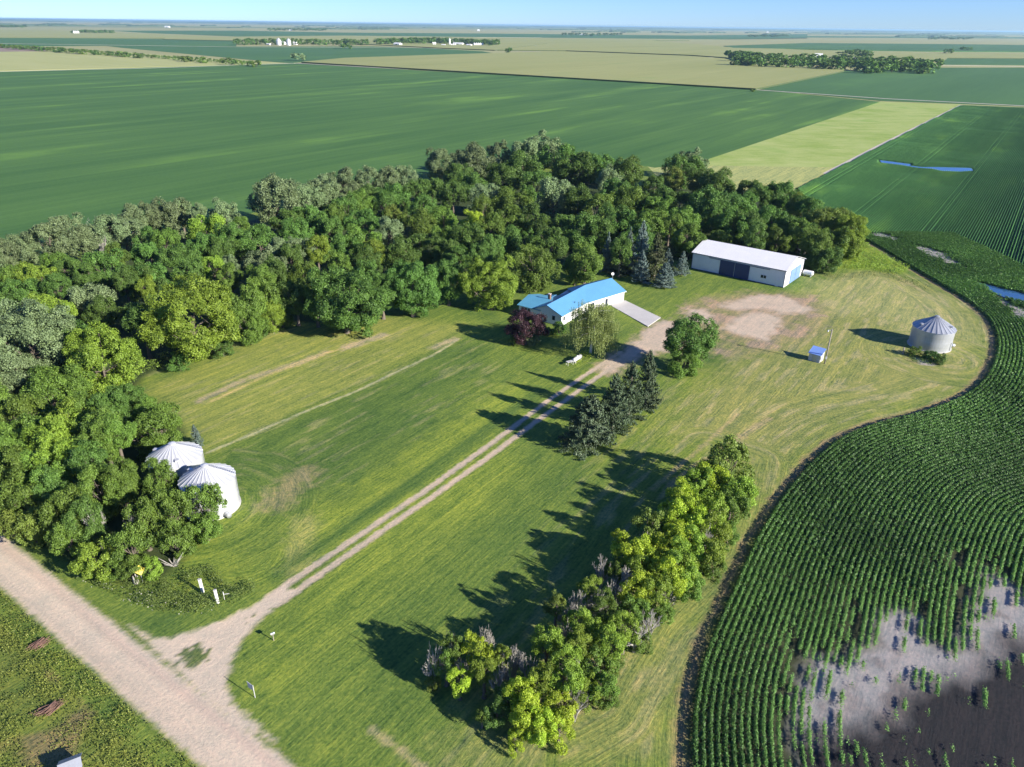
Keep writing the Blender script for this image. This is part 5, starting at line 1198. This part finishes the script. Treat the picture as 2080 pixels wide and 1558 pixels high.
def gable(cx, cy, wpx, h, ang, lab, mat='white_steel', depth=0.6, name='farm_building'):
    p = G(cx, cy); d = math.hypot(p[0], p[1]); L = wpx * d / FPX; W = L * depth
    root = empty(name, (p[0], p[1], -.9), R(ang)); tag(root, lab, 'building')
    mb = MB(); e = h * .65; mb.add([(-L/2,-W/2,0),(L/2,-W/2,0),(L/2,W/2,0),(-L/2,W/2,0),(-L/2,-W/2,e),(L/2,-W/2,e),(L/2,W/2,e),(-L/2,W/2,e),(-L/2,0,h),(L/2,0,h)], [(0,1,5,4),(2,3,7,6),(1,2,6,9,5),(3,0,4,8,7)]); mb.build('wall', M[mat], root)
    rf = MB(); slab(rf, [(-L/2-.4,-W/2-.4,e+.1),(L/2+.4,-W/2-.4,e+.1),(L/2+.4,0,h+.2),(-L/2-.4,0,h+.2)], .15); slab(rf, [(-L/2-.4,0,h+.2),(L/2+.4,0,h+.2),(L/2+.4,W/2+.4,e+.1),(-L/2-.4,W/2+.4,e+.1)], .15); rf.build('roof', M['white_roof'], root)
    MB().box((0, -W/2 - .05, e * .4), (L * .25, .1, e * .8)).build('door', M['navy' if wpx > 12 else 'galv'], root)
gable(808, 92, 14, 9, -30, 'white barn at the left end of the far white farmstead'); gable(882, 91, 6, 9, 20, 'small white barn in the gap of the far windbreak trees'); gable(901, 92.5, 7, 5, -20, 'low white outbuilding left of the tall white silo', depth=.5)
gable(931, 91, 18, 8, -15, 'large white barn right of the tall white silo'); gable(953, 93, 10, 6, -30, 'low white shed left of the row of small bins')
gable(575, 90, 9, 9, -20, 'white barn between the silver bins of the left farmstead'); gable(597, 90.5, 12, 9, -15, 'white barn right of the silver bins of the left farmstead'); gable(546, 91, 9, 5, -30, 'low pale building left of the silver bins far away', depth=.5)
gable(340, 55.5, 8, 14, -10, 'white barn in the far grove at upper left'); gable(1183, 70.5, 10, 8, -10, 'white barn beside the upper middle grove'); gable(590, 62, 5, 8, 0, 'tiny white house in front of the grove above the silver bins'); gable(1640, 66.5, 20, 8, 0, 'long white building near the horizon right of centre', depth=.2); gable(1559, 66, 4, 14, 0, 'white farm building near the horizon above the long copse')
gable(1661, 122, 13, 15, -20, 'grey-white roofed house half hidden inside the long copse', 'old_white'); gable(1730, 126, 16, 11, -10, 'low grey roof inside the long copse right part', 'old_white', .4); gable(972, 63, 4, 16, 0, 'tiny white building on the far tan field near the horizon')
def silo(cx, cy, wpx, h, lab, cap=.25, mat='white_steel', name='silo'):
    p = G(cx, cy); d = math.hypot(p[0], p[1]); r = wpx * d / FPX / 2; root = empty(name, (p[0], p[1], -.9)); tag(root, lab, 'silo' if cap > .4 else 'grain bin')
    MB().cyl((0, 0, 0), (0, 0, h), r, r, 16).build('wall', M[mat], root, False); MB().cyl((0, 0, h), (0, 0, h + r * .9), r * 1.03, r * .1, 16).build('roof', M[mat], root, False)
silo(913.5, 91, 3.2, 19, 'tall slim white silo at the far white farmstead', .5)
for i in range(5): silo(963.5 + i * 4.1, 92.5, 3.8, 7, f"{ordw(i)} from the left of five small white grain bins at the far farmstead")
for i in range(3): silo(917 + i * 3.8, 92.3, 3.2, 4, f"{ordw(i)} from the left of three low white bins right of the tall silo")
silo(567, 91.5, 9, 14, 'left of two big silver bins at the left farmstead', mat='galv_light'); silo(587, 91.8, 8, 14, 'right of two big silver bins at the left farmstead', mat='galv_light')
for i in range(3): silo(151 + i * 4, 68, 3.6, 9, f"{ordw(i)} from the left of three tiny white bins at the upper left grove")
# horizon woods: long ragged masses
def wood_mass(segs, lab, name='distant_woods'):
    mb = MB()
    for (xa, xb, yy, h, th) in segs:
        A, B = G(xa, yy), G(xb, yy + (xb - xa) * .0131 if False else yy); L = np.linalg.norm(B - A); n = max(6, int((xb - xa) / 2.2)); u = (B - A) / L; v = np.array([-u[1], u[0]])
        if v[1] < 0: v = -v
        prev = None; rows = []
        for i in range(n + 1):
            f = i / n; c = A + u * L * f; hh = h * (.55 + .6 * rs.random()) * (1 if 0 < i < n else .4); j = rs.uniform(-.2, .2) * th
            rows.append([(*(c + v * j), -.9), (*(c + v * (j + th * .1)), hh * .75), (*(c + v * (j + th * .35)), hh), (*(c + v * th), hh * .9), (*(c + v * th), -.9)])
        k = 5; V = [p for r_ in rows for p in r_]; F = [(i * k + a, (i + 1) * k + a, (i + 1) * k + a + 1, i * k + a + 1) for i in range(n) for a in range(k - 1)] + [(0, 1, 2, 3, 4), tuple(n * k + a for a in (4, 3, 2, 1, 0))]
        mb.add(V, F)
    o = mb.build(name, M['far_wood']); return tag(o, lab, 'woods', kind='stuff')
m_, nt_, bs_ = nodemat('far_foliage'); M['far_wood'] = m_
nt_.links.new(mix_rgb(nt_, noise(nt_, geo_pos(nt_), .05, 4, .7), (0.020, 0.045, 0.020), (0.06, 0.10, 0.04)), bs_.inputs['Base Color']); bs_.inputs['Roughness'].default_value = .95
def hor(x): return 36.9 + x * .01298         # photo row of the horizon
segs = []
for i in range(150):
    xa = rs.uniform(-150, 2150); yy = hor(xa) + rs.choice([1.4, 1.8, 2.4, 3.0, 4.2]); wd = rs.uniform(50, 260); segs.append((xa, xa + wd, yy + wd * .0065, rs.uniform(16, 30), 250))
segs.append((-200, 2300, 0, 0, 0)); segs = segs[:-1]
wood_mass(segs, 'hazy blue strips of woodland along the horizon')
segs = []
for i in range(110):
    xa = rs.uniform(-100, 2100); yy = hor(xa) + rs.uniform(4.5, 14); wd = rs.uniform(10, 80); segs.append((xa, xa + wd, yy + wd * .0065, rs.uniform(9, 15), 60))
wood_mass(segs, 'scattered far groves and shelter belts on the plain below the horizon')

# ------------------------------------------------------------------ haze
m_ = bpy.data.materials.new('haze'); m_.use_nodes = True; nt_ = m_.node_tree; nt_.nodes.remove(nt_.nodes['Principled BSDF'])
pv = nt_.nodes.new('ShaderNodeVolumePrincipled'); pv.inputs['Color'].default_value = (0.52, 0.82, 1.0, 1); pv.inputs['Density'].default_value = 0.00004; pv.inputs['Anisotropy'].default_value = 0.2
nt_.links.new(pv.outputs[0], nt_.nodes['Material Output'].inputs['Volume'])
HZ = MB().prism([(-125000, -3000), (125000, -3000), (125000, 125000), (-125000, 125000)], -4.0, 72.0).build('haze', m_)
tag(HZ, 'thin blue summer haze over the plain', 'haze', kind='stuff')
